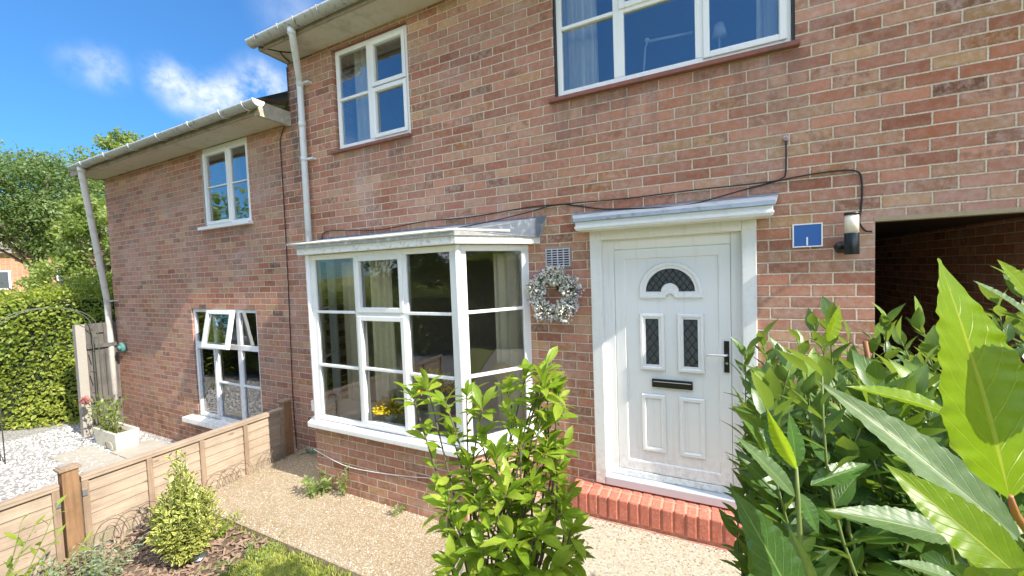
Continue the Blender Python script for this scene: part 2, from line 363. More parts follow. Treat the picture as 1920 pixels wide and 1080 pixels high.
def leaves(name, tpl, Pp, D, Nn, size, m, parent=None, rnd=None):
    V, Fc, UV = tpl; n = len(Pp); Rm = frames(D, Nn)
    W_ = np.einsum('nij,vj->nvi', Rm, V)*size[:, None, None]+Pp[:, None, :]
    nv = len(V); vs = W_.reshape(-1, 3); fs = (Fc[None]+np.arange(n)[:, None, None]*nv).reshape(-1, 4)
    me = bpy.data.meshes.new(name); me.vertices.add(len(vs)); me.vertices.foreach_set('co', vs.astype(np.float32).ravel())
    me.loops.add(fs.size); me.loops.foreach_set('vertex_index', fs.astype(np.int32).ravel())
    me.polygons.add(len(fs)); me.polygons.foreach_set('loop_start', np.arange(0, fs.size, 4, dtype=np.int32))
    try: me.polygons.foreach_set('loop_total', np.full(len(fs), 4, dtype=np.int32))
    except Exception: pass
    me.polygons.foreach_set('use_smooth', np.ones(len(fs), dtype=bool))
    uv = me.uv_layers.new(name='leaf'); uv.data.foreach_set('uv', np.tile(UV[Fc.ravel()], (n, 1)).astype(np.float32).ravel())
    if rnd is None: rnd = rng.random(n)
    r2 = rng.random(n); rr = np.stack([np.repeat(rnd, Fc.size), np.repeat(r2, Fc.size)], 1)
    u2 = me.uv_layers.new(name='rnd'); u2.data.foreach_set('uv', rr.astype(np.float32).ravel())
    me.materials.append(m); me.update(); me.validate()
    o = bpy.data.objects.new(name, me); COL.objects.link(o)
    if parent: o.parent = parent
    return o
def rdir(n):
    v = rng.normal(size=(n, 3)); return v/np.linalg.norm(v, axis=1, keepdims=True)
UPV = np.array([0, 0, 1.])

# ================================================================== SETTING
def gz(x):                                   # path falls gently from the door towards the fence
    t = min(1, max(0, (x+2.0)/1.1)); return -2.03+.10*(t*t*(3-2*t))
m, n, p, o = mat('lawn'); P = n.pos()
c = n.ramp(n.noise(P, 14., 6., .7)[0], [(.25, (.18,.22,.04)), (.5, (.30,.34,.06)), (.75, (.44,.42,.12))])
c = n.mix(n.rng(n.noise(P, 2.5, 4.)[0], .45, .7, 0., .6), c, (.40,.34,.13)); n.put(p, 'Base Color', c); n.put(p, 'Roughness', .95)
n.put(p, 'Normal', n.bump(n.noise(P, 120., 4.)[0], .8, .02)); LAWN = m
m, n, p, o = mat('path_aggregate'); P = n.pos(); x, y, z = n.sep(P)
def agg(sc, stops, dark):
    vo = n.voro(P, sc); r = n.white(vo['Position'] if 'Position' in vo else vo[2])[0]
    c = n.ramp(r, stops, 'CONSTANT'); e = n.rng(vo[0], .35, .62, 0., .7); return n.mix(e, c, dark), vo[0]
ca, ha = agg(105., [(0., (.52,.40,.24)), (.22, (.64,.53,.36)), (.42, (.42,.29,.16)), (.60, (.72,.63,.48)), (.74, (.58,.44,.26)), (.90, (.78,.73,.62))], (.34,.25,.15))
cb, hb = agg(75., [(0., (.56,.50,.38)), (.35, (.62,.57,.46)), (.62, (.50,.44,.32)), (.8, (.68,.64,.54)), (.93, (.38,.31,.20))], (.50,.44,.33))
spk = n.rng(n.noise(P, 44., 3., .6)[0], .56, .64, 0., .8); cb = n.mix(spk, cb, (.27,.215,.14))
big = n.noise(P, 1.6, 5., .6)[0]
sw = n.rng(n.m('ADD', x, n.m('MULTIPLY', n.m('SUBTRACT', big, .5), 1.2)), -1.75, -1.15, 0., 1., True)
c = n.mix(sw, n.mix(.27, ca, (0,0,0)), n.mix(.24, cb, (0,0,0))); c = n.mix(n.rng(n.noise(P, 3.2, 5., .65)[0], .48, .72, 0., .38), c, (.44,.37,.27))
n.put(p, 'Base Color', c); n.put(p, 'Roughness', .85); n.put(p, 'Normal', n.bump(n.mix(sw, n.m('MULTIPLY', ha, -1.), n.m('MULTIPLY', n.m('ADD', hb, spk), -.5)), .6, .006)); PATH = m
m, n, p, o = mat('soil'); P = n.pos()
c = n.ramp(n.noise(P, 30., 6., .75)[0], [(.25, (.09,.06,.042)), (.5, (.21,.145,.10)), (.78, (.34,.25,.18))])
n.put(p, 'Base Color', c); n.put(p, 'Roughness', .95); n.put(p, 'Normal', n.bump(n.noise(P, 60., 5., .7)[0], 1., .03)); SOIL = m
m, n, p, o = mat('white_gravel'); P = n.pos(); vo = n.voro(P, 34.)
r = n.white(vo[2])[0]; c = n.ramp(r, [(0., (.38,.37,.36)), (.3, (.50,.49,.48)), (.6, (.57,.56,.56)), (.85, (.42,.39,.35))], 'CONSTANT')
c = n.mix(n.rng(vo[0], .35, .6, 0., .85), c, (.24,.23,.215)); n.put(p, 'Base Color', c); n.put(p, 'Roughness', .8)
n.put(p, 'Normal', n.bump(n.m('MULTIPLY', vo[0], -1.), 1., .02)); GRAV = m
PEB = plain('pebble_white', (.55,.54,.53), .7, .25, 18.)
CHIP = plain('bark_chip', (.32,.22,.155), .9, .45, 25.)
GZ = -2.46
g = MB()                                     # the land: one sheet to the horizon
g.add([(-500,-500,-2.60),(500,-500,-2.60),(500,500,-2.60),(-500,500,-2.60)], [(0,1,2,3)])
tag(g.build('ground', LAWN), kind='structure')
g = MB(); nx = 60                            # front lawn, meeting the path edge
xs = [-4.38+i*(9.4/nx) for i in range(nx+1)]; ys = [-1.30, -1.8, -2.6, -4., -7.0, -9.5]
vs = [(x, y, gz(x)-.045+.02*math.sin(x*2.1)*math.sin(y*1.7)*(j > 0)) for x in xs for j, y in enumerate(ys)]
k = len(ys); g.add(vs, [(i*k+j, i*k+j+1, (i+1)*k+j+1, (i+1)*k+j) for i in range(nx) for j in range(k-1)][::1], smooth=True)
g.f = [f[::-1] for f in g.f]
tag(g.build('lawn', LAWN), kind='structure')
g = MB(); ny = 2                             # path slab with a cut edge
top = [(x, y, gz(x)) for x in xs for y in (.35, -1.25)]; bot = [(x, -1.25-.0, gz(x)-.12) for x in xs]
g.add(top+bot, [(2*i+1, 2*i+3, 2*i+2, 2*i) for i in range(nx)]+[(2*(nx+1)+i, 2*(nx+1)+i+1, 2*i+3, 2*i+1) for i in range(nx)], smooth=False)
tag(g.build('path', PATH), kind='structure')
g = MB()
bed = [onz(405,962,-2.07), onz(520,1012,-2.07), onz(470,1040,-2.07), onz(395,1100,-2.07), Vector((-2.9,-2.5,-2.07)), Vector((-3.0,-4.5,-2.07)), Vector((-4.38,-4.5,-2.07)), Vector((-4.38,-1.27,-2.07))]
bed[0].y = bed[1].y = -1.27
cen = sum(bed, Vector())/len(bed); cen.z = -2.03
g.add([cen]+[(q.x, q.y, -2.068) for q in bed], [(0, i+1, (i+1) % len(bed)+1)[::-1] for i in range(len(bed))], smooth=True)
so = g.build('flower_bed_soil', SOIL); tag(so, kind='structure')
g = MB(); g.add([(-22,-9,GZ),(-4.50,-9,GZ),(-4.50,.3,GZ),(-22,.3,GZ)], [(0,1,2,3)]); g.box(-4.50,-4.40,-9,0,-2.60,-2.09)
tag(g.build('gravel_yard', GRAV), kind='structure')
# loose pebbles (uncountable)
n_ = 5200; vs = []
g = MB()
for i in range(n_):
    x = random.uniform(-10.2, -6.2); y = random.uniform(-2.6, -.05)
    if x > -7.9 and y > -.75 and x < -6.1: 
        if random.random() < .85: continue
    r = random.uniform(.010, .022); g.ico((x, y, GZ+r*.3), r, None, 0, (1.2, 1., .6), .18)
tag(g.build('gravel_pebbles', PEB), 'loose white pebbles spread over the neighbouring front yard', 'gravel', kind='stuff')
# bark chips
g = MB()
def inpoly(x, y, P_):
    c = False
    for i in range(len(P_)):
        a, b = P_[i], P_[i-1]
        if (a.y > y) != (b.y > y) and x < (b.x-a.x)*(y-a.y)/(b.y-a.y)+a.x: c = not c
    return c
cnt = 0
while cnt < 1500:
    x = random.uniform(-4.37, -2.6); y = random.uniform(-2.6, -1.28)
    if not inpoly(x, y, bed): continue
    cnt += 1
    X = Matrix.Translation((x, y, -2.045+random.uniform(-.004, .012))) @ Matrix.Rotation(random.uniform(0, 6.3), 4, 'Z') @ Matrix.Rotation(random.uniform(-.5, .5), 4, 'X') @ Matrix.Rotation(random.uniform(-.5, .5), 4, 'Y')
    a, b = random.uniform(.01, .028), random.uniform(.004, .009); g.box(-a, a, -b, b, -.0025, .0025, X=X)
tag(g.build('bark_mulch', CHIP), 'brown bark mulch over the bed beside the low fence', 'mulch', kind='stuff')
# grass blades
GRASS = leafmat('grass', (.33,.42,.06), (.48,.54,.10), (.64,.62,.20), veins=False, trans=.35, rough=.6)
n_ = 26000; X_ = rng.uniform(-4.0, -.4, n_); Y_ = -1.262-rng.random(n_)**1.3*1.25
keep = np.array([(not inpoly(a, b, bed)) or random.random() < .02 for a, b in zip(X_, Y_)]); X_, Y_ = X_[keep], Y_[keep]
Z_ = np.array([gz(a)-.045 for a in X_]); n_ = len(X_)
D = rdir(n_)*.55+UPV; leaves('lawn_grass', leaf_tpl(1, .09, 2, 0, 'x', 0, .25), np.stack([X_, Y_, Z_], 1), D, rdir(n_), rng.uniform(.018, .05, n_), GRASS)
tag(bpy.data.objects['lawn_grass'], 'short sunlit lawn grass along the path edge', 'grass', kind='stuff')

# ================================================================== HOUSES
def wall_grid(u0, u1, z0, z1, holes, m, depth=.26, mb=None, y=0.):
    mb = mb or MB(); us = sorted({u0, u1, *[h[0] for h in holes], *[h[1] for h in holes]}); zs = sorted({z0, z1, *[h[2] for h in holes], *[h[3] for h in holes]})
    us = [q for q in us if u0 <= q <= u1]; zs = [q for q in zs if z0 <= q <= z1]
    for a, b in zip(us, us[1:]):
        for c, d in zip(zs, zs[1:]):
            cx, cz = (a+b)/2, (c+d)/2
            if any(h[0] < cx < h[1] and h[2] < cz < h[3] for h in holes): continue
            mb.add([(a,y,c),(b,y,c),(b,y,d),(a,y,d)], [(0,1,2,3)], m)
    for (a, b, c, d) in holes:               # reveals
        mb.add([(a,y,c),(b,y,c),(b,y,d),(a,y,d),(a,y+depth,c),(b,y+depth,c),(b,y+depth,d),(a,y+depth,d)], [(0,4,5,1),(1,5,6,2),(2,6,7,3),(3,7,4,0)], m)
    return mb
HM = thing('brick_house', 'tall red brick house with the white front door and the boxed bay window', 'house')
HN = thing('brick_house', 'lower red brick neighbouring house left of the long downpipe, with two white windows', 'house')
W1 = (-3.625, -2.585, 1.375, 2.445); W2 = (-1.095, .515, 1.375, 2.445)
DOOR = (-.80, .26, -1.73, .27); OPEN = (.907, 1.93, -2.2, .245); BAY = (-3.80, -1.40, -1.45, .30)
mb = wall_grid(-4.36, 5.0, -2.7, 2.5, [W1, W2, DOOR, OPEN, BAY], B_WALL)
mb.build('wall', None, HM)
mb = MB(); mb.box(-4.358, -4.14, .002, 6.8, -2.7, 2.5, B_GABL); mb.build('gable_wall', None, HM)
LU = (-6.235, -5.215, .745, 1.831); LL = (-6.80, -5.245, -2.03, -.375)
mb = wall_grid(-9.27, -4.36, -2.9, 1.83, [LU, LL], B_WALL); mb.build('wall', None, HN)
mb = MB(); mb.box(-9.268, -9.0, .002, 6.8, -2.9, 1.84, B_GABL); mb.build('gable_wall', None, HN)
# passage beside the door
mb = MB()
mb.add([(1.93,.26,-2.2),(1.93,6.6,-2.2),(1.93,6.6,.245),(1.93,.26,.245)], [(0,3,2,1)], B_PASS)
mb.add([(.907,.26,-2.2),(.907,6.6,-2.2),(.907,6.6,.245),(.907,.26,.245)], [(0,1,2,3)], B_PASS)
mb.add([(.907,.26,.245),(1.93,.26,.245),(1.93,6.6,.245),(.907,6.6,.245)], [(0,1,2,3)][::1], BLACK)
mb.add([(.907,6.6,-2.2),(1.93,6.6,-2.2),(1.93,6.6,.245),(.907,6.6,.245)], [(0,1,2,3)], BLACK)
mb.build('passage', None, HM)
mb = MB(); mb.box(.900, 2.1, -.004, .10, .221, .2448); mb.build('lintel', LINT, HM)
g = MB(); g.add([(.907,.34,-1.935),(1.93,.34,-1.935),(1.93,6.6,-1.935),(.907,6.6,-1.935)], [(0,1,2,3)]); tag(g.build('passage_floor', CONC), kind='structure')
# rooms behind the glass
def room(H, x0, x1, z0, z1, y0=.27, y1=3.2):
    b = MB(); b.add([(x,y,z) for z in (z0,z1) for y in (y0,y1) for x in (x0,x1)], [(0,1,3,2),(4,6,7,5),(2,3,7,6),(0,2,6,4),(1,5,7,3)]); b.build('room', ROOM, H)
room(HM, -4.1, -1.25, -1.95, .40); room(HM, -3.95, -1.8, .9, 2.60); room(HM, -1.5, .9, .9, 2.60); room(HN, -6.9, -4.7, .3, 2.0); room(HN, -7.4, -4.6, -2.3, .0)
# --- generic window: list of rails in (u0,u1,z0,z1,proud)
def rails(mb, lst, y, m, th=.05):
    for q in lst:
        u0, u1, z0, z1, pr = q[:5]; mb.box(u0, u1, y-pr, y+th, z0, z1, m)
def ring(u0, u1, z0, z1, t, pr, tb=None):
    tb = tb or t
    return [(u0, u0+t, z0, z1, pr), (u1-t, u1, z0, z1, pr), (u0+t, u1-t, z1-t, z1, pr-.0006), (u0+t, u1-t, z0, z0+tb, pr-.0006)]
def window(H, u0, u1, z0, z1, y, mull, casements, bars, glass=GLASS, t=.045, paint=PVC, skip=None):
    mb = MB(); rails(mb, ring(u0, u1, z0, z1, t, 0.), y, paint)
    for q in mull: rails(mb, [q], y, paint)
    fr = mb.build('window', None, H, bevel=.004)
    for (a, b, c, d) in casements:
        s = MB(); rails(s, ring(a, b, c, d, .042, .016), y, paint, .03); s.build('casement', None, fr, bevel=.005)
    for q in bars:
        s = MB(); rails(s, [q], y, paint, .028); s.build('glazing_bar', None, fr, bevel=.003)
    gs = MB(); gs.add([(u0+t*.5, y+.018, z0+t*.5), (u1-t*.5, y+.018, z0+t*.5), (u1-t*.5, y+.018, z1-t*.5), (u0+t*.5, y+.018, z1-t*.5)], [(0,1,2,3)])
    if not skip: gs.build('pane', glass, fr)
    return fr
fw = window(HM, -3.605, -2.60, 1.392, 2.440, .03, [(-3.150,-3.075,1.437,2.395,.001)], [(-3.088,-2.632,1.945,2.402),(-3.088,-2.632,1.425,1.932)],
       [(-3.56,-3.15,1.903,1.930,.006)], GLASSU)
mb = MB(); mb.box(-3.69, -2.575, -.040, .03, 1.346, 1.376); mb.build('sill', REDS, HM, bevel=.004)
mb = MB(); mb.box(-3.625, -2.585, .004, .10, 2.442, 2.49); mb.build('timber_head', REDS, HM)
window(HM, -1.078, .500, 1.398, 2.44, .03, [(-.625,-.545,1.443,2.395,.001),(-.060,.010,1.443,2.395,.001),(-.545,-.060,1.908,1.955,.001)],
       [(-.578,-.020,1.935,2.41),(-.010,.475,1.425,2.41)], [(-1.033,-.625,1.915,1.942,.006)], GLASSU)
mb = MB(); mb.box(-1.14, .535, -.045, .03, 1.346, 1.378); mb.build('sill', REDS, HM, bevel=.004)
for q in ((-1.095, -1.079), (.501, .515)):
    mb = MB(); mb.box(*q, .008, .10, 1.378, 2.44, BLACK); mb.build('reveal_strip', None, HM)  # narrow black strip between frame and brickwork
window(HN, -6.235, -5.217, .765, 1.822, .0, [(-5.70,-5.60,.81,1.78,.001),(-6.19,-5.26,1.735,1.80,.003)], [(-6.215,-5.64,.79,1.76)], [(-6.17,-5.68,1.283,1.300,.004),(-5.60,-5.262,1.280,1.297,.004)], GLASSU)
mb = MB(); mb.box(-6.36, -5.19, -.06, .03, .722, .764); mb.build('sill', PVC, HN, bevel=.005)
mb = MB()
mb.tube([(-6.25+random.uniform(-.012,.012), -.004, 1.82-i*.04) for i in range(27)], [random.uniform(.006,.022) for i in range(27)], None, 6)
mb.build('crumbling_mortar', CONC, HN)
lw = window(HN, -6.795, -5.250, -1.965, -.378, .02, [(-6.300,-6.230,-1.92,-.42,.001),(-5.745,-5.655,-1.92,-.42,.001),(-6.75,-5.295,-.935,-.865,.002)],
       [(-6.765,-6.265,-1.945,-.915)], [(-6.23,-5.745,-1.428,-1.405,.006),(-5.655,-5.295,-1.428,-1.405,.006)], GLASS)
X = Matrix.Translation((0, .0, -.395)) @ Matrix.Rotation(math.radians(-11), 4, 'X') @ Matrix.Translation((0, 0, .395))
s = MB()
for (a, b, c, d, pr) in ring(-6.315, -5.70, -.915, -.395, .055, .0): s.box(a, b, -.045, .0, c, d, X=X)
vt = s.build('open_vent', PVC, lw, bevel=.005)
s = MB(); s.add([(-6.27,-.02,-.87),(-5.75,-.02,-.87),(-5.75,-.02,-.44),(-6.27,-.02,-.44)], [(0,1,2,3)], X=X); s.build('vent_pane', GLASS, lw)
mb = MB(); mb.box(-6.99, -5.22, -.13, .03, -2.035, -1.966); mb.build('sill', PVC, HN, bevel=.006)

# --- bay window
FL, FR_, SL, SR = (-3.455, -.535), (-1.745, -.535), (-3.83, .0), (-1.375, .0)
def offs(d):                                  # bay plan pushed out by d: wall-left, front-left, front-right, wall-right
    k = d*.536; e = d*1.215
    return [(SL[0]-e, .0), (FL[0]-k, FL[1]-d), (FR_[0]+k, FR_[1]-d), (SR[0]+e, .0)]
def side_box(mb, a, b, s0, s1, z0, z1, n0, n1, m):      # box along plan line a->b from s0..s1 (metres), n outward
    A = Vector((*a, 0)); Bv = Vector((*b, 0)); u = (Bv-A).normalized(); nn = Vector((u.y, -u.x, 0))
    v = [A+u*s+nn*q+Vector((0,0,z)) for z in (z0, z1) for q in (n0, n1) for s in (s0, s1)]
    mb.add(v, [(0,2,3,1),(4,5,7,6),(0,1,5,4),(2,6,7,3),(0,4,6,2),(1,3,7,5)], m)
P0 = offs(0.)
bayf = MB()                                   # posts and head
zt, zb = .222, -1.375
flen = FR_[0]-FL[0]; slen = math.hypot(P0[3][0]-P0[2][0], P0[3][1]-P0[2][1])
for (a, b, L) in ((P0[1], P0[2], flen), (P0[2], P0[3], slen), (P0[0], P0[1], slen)):
    side_box(bayf, a, b, 0, L, zb, zb+.045, -.055, 0, None); side_box(bayf, a, b, 0, L, .172, zt, -.055, 0, None)
side_box(bayf, P0[1], P0[2], 0, .075, zb+.045, .172, -.055, -.0005, None); side_box(bayf, P0[1], P0[2], flen-.075, flen, zb+.045, .172, -.055, -.0005, None)
side_box(bayf, P0[2], P0[3], .0, .075, zb+.045, .172, -.055, -.0007, None); side_box(bayf, P0[2], P0[3], slen-.07, slen-.0, zb+.045, .172, -.055, -.0007, None)
side_box(bayf, P0[0], P0[1], .0, .07, zb+.045, .172, -.055, -.0007, None); side_box(bayf, P0[0], P0[1], slen-.075, slen, zb+.045, .172, -.055, -.0007, None)
bayf.tube([(FR_[0]+.006, FR_[1]-.006, zb), (FR_[0]+.006, FR_[1]-.006, zt)], .024, None, 10); bayf.tube([(FL[0]-.006, FL[1]-.006, zb), (FL[0]-.006, FL[1]-.006, zt)], .024, None, 10)
for u in (-2.870, -2.338):
    side_box(bayf, P0[1], P0[2], u-FL[0], u+.078-FL[0], zb+.045, .172, -.055, -.001, None)
side_box(bayf, P0[1], P0[2], -2.792-FL[0], -2.338-FL[0], -.365, -.300, -.055, -.002, None)
BW = bayf.build('bay_window', PVC, HM, bevel=.004)
y = FL[1]
for (a, b, c, d) in ((-2.835,-2.292,-.318,.180), (-2.835,-2.292,-1.350,-.350)):
    s = MB(); rails(s, ring(a, b, c, d, .043, .018), y, None, .03); s.build('casement', PVC, BW, bevel=.005)
for (a, b, z) in ((-3.380,-2.870,-.322), (-3.380,-2.870,-.836), (-2.792,-2.338,-.828), (-2.260,-1.820,-.322), (-2.260,-1.820,-.836)):
    s = MB(); rails(s, [(a, b, z-.011, z+.013, .006)], y, None, .026); s.build('glazing_bar', PVC, BW, bevel=.003)
for (a, b) in ((P0[2], P0[3]), (P0[0], P0[1])):
    for z in (-.313, -.825):
        s = MB(); side_box(s, a, b, .07, slen-.07, z-.012, z+.013, -.02, .006, None); s.build('glazing_bar', PVC, BW, bevel=.003)
def glz(a, b, L, z0, z1):
    s = MB(); A = Vector((*a, 0)); Bv = Vector((*b, 0)); u = (Bv-A).normalized(); nn = Vector((-u.y, u.x, 0))*.018
    s.add([A+nn+u*.03+Vector((0,0,z0)), A+nn+u*(L-.03)+Vector((0,0,z0)), A+nn+u*(L-.03)+Vector((0,0,z1)), A+nn+u*.03+Vector((0,0,z1))], [(0,1,2,3)]); s.build('pane', GLASSB, BW)
glz(P0[1], P0[2], flen, zb+.02, .19); glz(P0[2], P0[3], slen, zb+.02, .19); glz(P0[0], P0[1], slen, zb+.02, .19)
s = MB(); O = offs(.085); s.prism([O[0], O[1], O[2], O[3]], -1.432, [-1.372,-1.385,-1.385,-1.372]); s.build('bay_sill', PVC, HM, bevel=.007)
O = offs(.025)                                # brick apron under the bay
s = MB(); s.add([(*O[1],-2.3),(*O[2],-2.3),(*O[2],-1.433),(*O[1],-1.433)], [(0,1,2,3)], B_BASE)
s.add([(*O[2],-2.3),(*O[3],-2.3),(*O[3],-1.433),(*O[2],-1.433)], [(0,1,2,3)], B_SIDE)
s.add([(*O[0],-2.3),(*O[1],-2.3),(*O[1],-1.433),(*O[0],-1.433)], [(0,1,2,3)], B_SIDE); s.build('bay_brick_base', None, HM)
O = offs(.088); I = offs(-.03); s = MB()
for i in range(3): s.add([(*O[i],.226),(*O[i+1],.226),(*O[i+1],.284),(*O[i],.284),(*I[i],.226),(*I[i+1],.226)], [(0,1,2,3),(0,4,5,1)])
s.build('bay_fascia', PAINTD, HM)
O2 = offs(.105); s = MB()
wl = [(-3.99,.0,.437), (-1.205,.0,.437)]
tp = [(*O2[0],.318), (*O2[1],.318), (*O2[2],.318), (*O2[3],.318)]; bt = [(*O2[i],.2845) for i in range(4)]
s.add(tp+bt+wl, [(4,5,1,0),(5,6,2,1),(6,7,3,2),(1,2,9,8),(0,1,8),(2,3,9),(7,6,5,4)], FELT); s.build('bay_roof', None, HM)
s = MB()
s.add([(-3.99,-.004,.437),(-1.20,-.004,.437),(-1.20,-.004,.452),(-3.99,-.004,.458)], [(0,1,2,3)], LEAD)
q0, q1, q2 = Vector((-1.205,-.003,.440)), Vector((-1.30,-.003,.275)), Vector((*O2[2],.321))
m_ = q2.lerp(q0, .3)
s.add([q0+Vector((0,-.0,.004)), q2.lerp(q0,.05)+Vector((0,0,.004)), q2.lerp(q1,.45)+Vector((.03,0,-.0)), q1+Vector((.035,-.03,0)), Vector((-2.4,-.02,.445)), Vector((-1.90,-.42,.360))], [(1,3,0),(1,2,3),(0,4,5,1)], LEAD)
s.build('lead_flashing', None, HM)
s = MB(); s.tube([(-3.62,-.635,.330),(-3.4,-.642,.327),(-2.6,-.642,.322),(-1.72,-.645,.326),(-1.69,-.63,.328),(-1.42,-.26,.325)], .011, None, 6); s.build('drip_edge', PAINTD, HM)

# --- front door
s = MB()
for (a, b, c, d) in ((-.835,-.748,-1.727,.294), (.206,.293,-1.727,.294), (-.748,.206,.218,.2937)): s.box(a, b, -.03, .06, c, d)
df = s.build('door_frame', PAINT, HM, bevel=.006)
s = MB()
s.box(-.800,-.762,-.018,.052,-1.725,.255); s.box(.222,.252,-.018,.052,-1.725,.255)
s = MB()
for (a, b, c, d) in ((-.767,-.665,-1.62,.225), (.143,.211,-1.62,.225), (-.665,.143,.138,.2245)): s.box(a, b, .05, .12, c, d)
s.box(-.767, .211, .044, .12, -1.662, -1.612); s.build('inner_frame', PVC, df, bevel=.006)
s = MB(); s.box(-.765, .21, -.03, .12, -1.728, -1.663); s.build('threshold', plain('door_threshold', (.55,.60,.66), .35, .03, metal=.3), df, bevel=.006)
def lofted(mb, rects, m=None):               # nested rectangles (u0,u1,z0,z1,y) -> stepped moulding
    vs = []; fs = []
    for (a, b, c, d, y_) in rects: vs += [(a,y_,c),(b,y_,c),(b,y_,d),(a,y_,d)]
    for i in range(len(rects)-1):
        for k in range(4): fs.append((i*4+k, i*4+(k+1) % 4, (i+1)*4+(k+1) % 4, (i+1)*4+k))
    e = (len(rects)-1)*4; fs.append((e, e+1, e+2, e+3)); mb.add(vs, fs, m)
s = MB(); DY = .052
lofted(s, [(-.662,.140,-1.606,.134,DY+.05),(-.662,.140,-1.606,.134,DY),(-.590,.068,-1.530,.066,DY),(-.582,.060,-1.522,.058,DY+.012),(-.572,.050,-1.512,.048,DY+.012),(-.568,.046,-1.508,.044,DY+.0125)])
DL = s.build('door', PVC, HM)
for (a, b, c, d) in ((-.478,-.302,-1.438,-.986), (-.208,-.032,-1.438,-.986)):
    s = MB(); y0 = DY+.0088; lofted(s, [(a,b,c,d,y0),(a+.008,b-.008,c+.008,d-.008,y0-.013),(a+.026,b-.026,c+.026,d-.026,y0-.013),(a+.036,b-.036,c+.036,d-.036,y0+.002),(a+.044,b-.044,c+.044,d-.044,y0-.002)]); s.build('moulded_panel', PVC, DL)
LEADG = plain('door_glass', (.075,.085,.09), .3, .3, 60., spec=.3)
for (a, b, c, d) in ((-.481,-.300,-.796,-.358), (-.212,-.030,-.796,-.358)):
    s = MB(); y0 = DY+.0088; lofted(s, [(a,b,c,d,y0),(a+.006,b-.006,c+.006,d-.006,y0-.020),(a+.022,b-.022,c+.022,d-.022,y0-.020),(a+.028,b-.028,c+.028,d-.028,y0-.010),(a+.042,b-.042,c+.042,d-.042,y0-.010),(a+.044,b-.044,c+.044,d-.044,y0+.003)]); fr = s.build('door_light', PVC, DL)
    s = MB(); s.add([(a+.043,y0-.002,c+.043),(b-.043,y0-.002,c+.043),(b-.043,y0-.002,d-.043),(a+.043,y0-.002,d-.043)], [(0,1,2,3)], LEADG)
    A, B_, C_, D_ = a+.044, b-.044, c+.044, d-.044; wdt = B_-A; st = .082
    def diag(mb, A, B_, C_, D_, sgn, st, y_):
        k = -12
        while k < 14:
            pts = []
            for t in [i/80 for i in range(81)]:
                xx = A+(B_-A)*t; zz = C_+k*st+sgn*(xx-A)*1.45
                if C_ <= zz <= D_: pts.append((xx, y_, zz))
            if len(pts) > 3: mb.tube([pts[0], pts[-1]], .003, BLACK, 5)
            k += 1
    diag(s, A, B_, C_, D_, 1, st, y0-.003); diag(s, A, B_, C_, D_, -1, st, y0-.003); s.build('leaded_pane', None, DL)
# arched light
s = MB(); cx, cz = -.258, -.192; y0 = DY+.0088; N = 28
def arch(R, y_, base, rin=.0):
    pts = [(cx+R*math.cos(math.pi*i/N), y_, cz+R*math.sin(math.pi*i/N)*1.0) for i in range(N+1)]
    pts += [(cx-R, y_, cz-base)]
    if rin: pts += [(cx-rin, y_, cz-base)]+[(cx-rin*math.cos(math.pi*i/10), y_, cz-base+rin*math.sin(math.pi*i/10)) for i in range(1, 10)]+[(cx+rin, y_, cz-base)]
    else: pts += [(cx-.05, y_, cz-base)]+[(cx-.05+.1*i/10, y_, cz-base) for i in range(1, 10)]+[(cx+.05, y_, cz-base)]
    pts += [(cx+R, y_, cz-base)]; return pts
lay = [arch(.222,y0,.050,.028), arch(.216,y0-.018,.045,.032), arch(.196,y0-.018,.030,.044), arch(.190,y0-.009,.025,.048), arch(.172,y0-.009,.004,.062), arch(.170,y0+.003,.0,.064)]
k = len(lay[0]); vs = sum(lay, []); s.add(vs, [(i*k+j, i*k+(j+1) % k, (i+1)*k+(j+1) % k, (i+1)*k+j) for i in range(len(lay)-1) for j in range(k)]); fr = s.build('door_light', PVC, DL)
s = MB(); pts = arch(.171, y0-.002, .0, .063); s.add(pts, [tuple(range(len(pts)))], LEADG)
for sgn in (1, -1):
    for kk in range(-8, 9):
        seg = []
        for i in range(121):
            xx = cx-.17+.34*i/120; zz = cz+kk*.062+sgn*(xx-cx)*1.3; rr = math.hypot(xx-cx, zz-cz)
            if zz > cz and .064 < rr < .170: seg.append((xx, y0-.003, zz))
        if len(seg) > 4:
            run = [seg[0]]
            for q in seg[1:]:
                if q[0]-run[-1][0] > .006:
                    if len(run) > 2: s.tube([run[0], run[-1]], .003, BLACK, 5)
                    run = []
                run.append(q)
            if len(run) > 2: s.tube([run[0], run[-1]], .003, BLACK, 5)
s.build('leaded_pane', None, DL)
s = MB(); s.box(-.398,-.112,DY-.006,DY+.012,-.925,-.863,BLACK); s.box(-.385,-.125,DY-.011,DY-.004,-.910,-.878,BLACK); s.box(-.388,-.122,DY-.013,DY-.009,-.882,-.876,CHROME); s.build('letterbox', None, DL, bevel=.002)
s = MB(); s.box(.095,.128,DY-.012,DY,-.772,-.548,BLACK)
s.tube([(.112,DY-.01,-.640),(.112,DY-.055,-.640),(.105,DY-.062,-.640),(-.015,DY-.060,-.645)], .008, CHROME, 8); s.tube([(.112,DY-.018,-.705),(.112,DY-.010,-.705)], .009, CHROME, 10); s.build('handle', None, DL, bevel=.003)
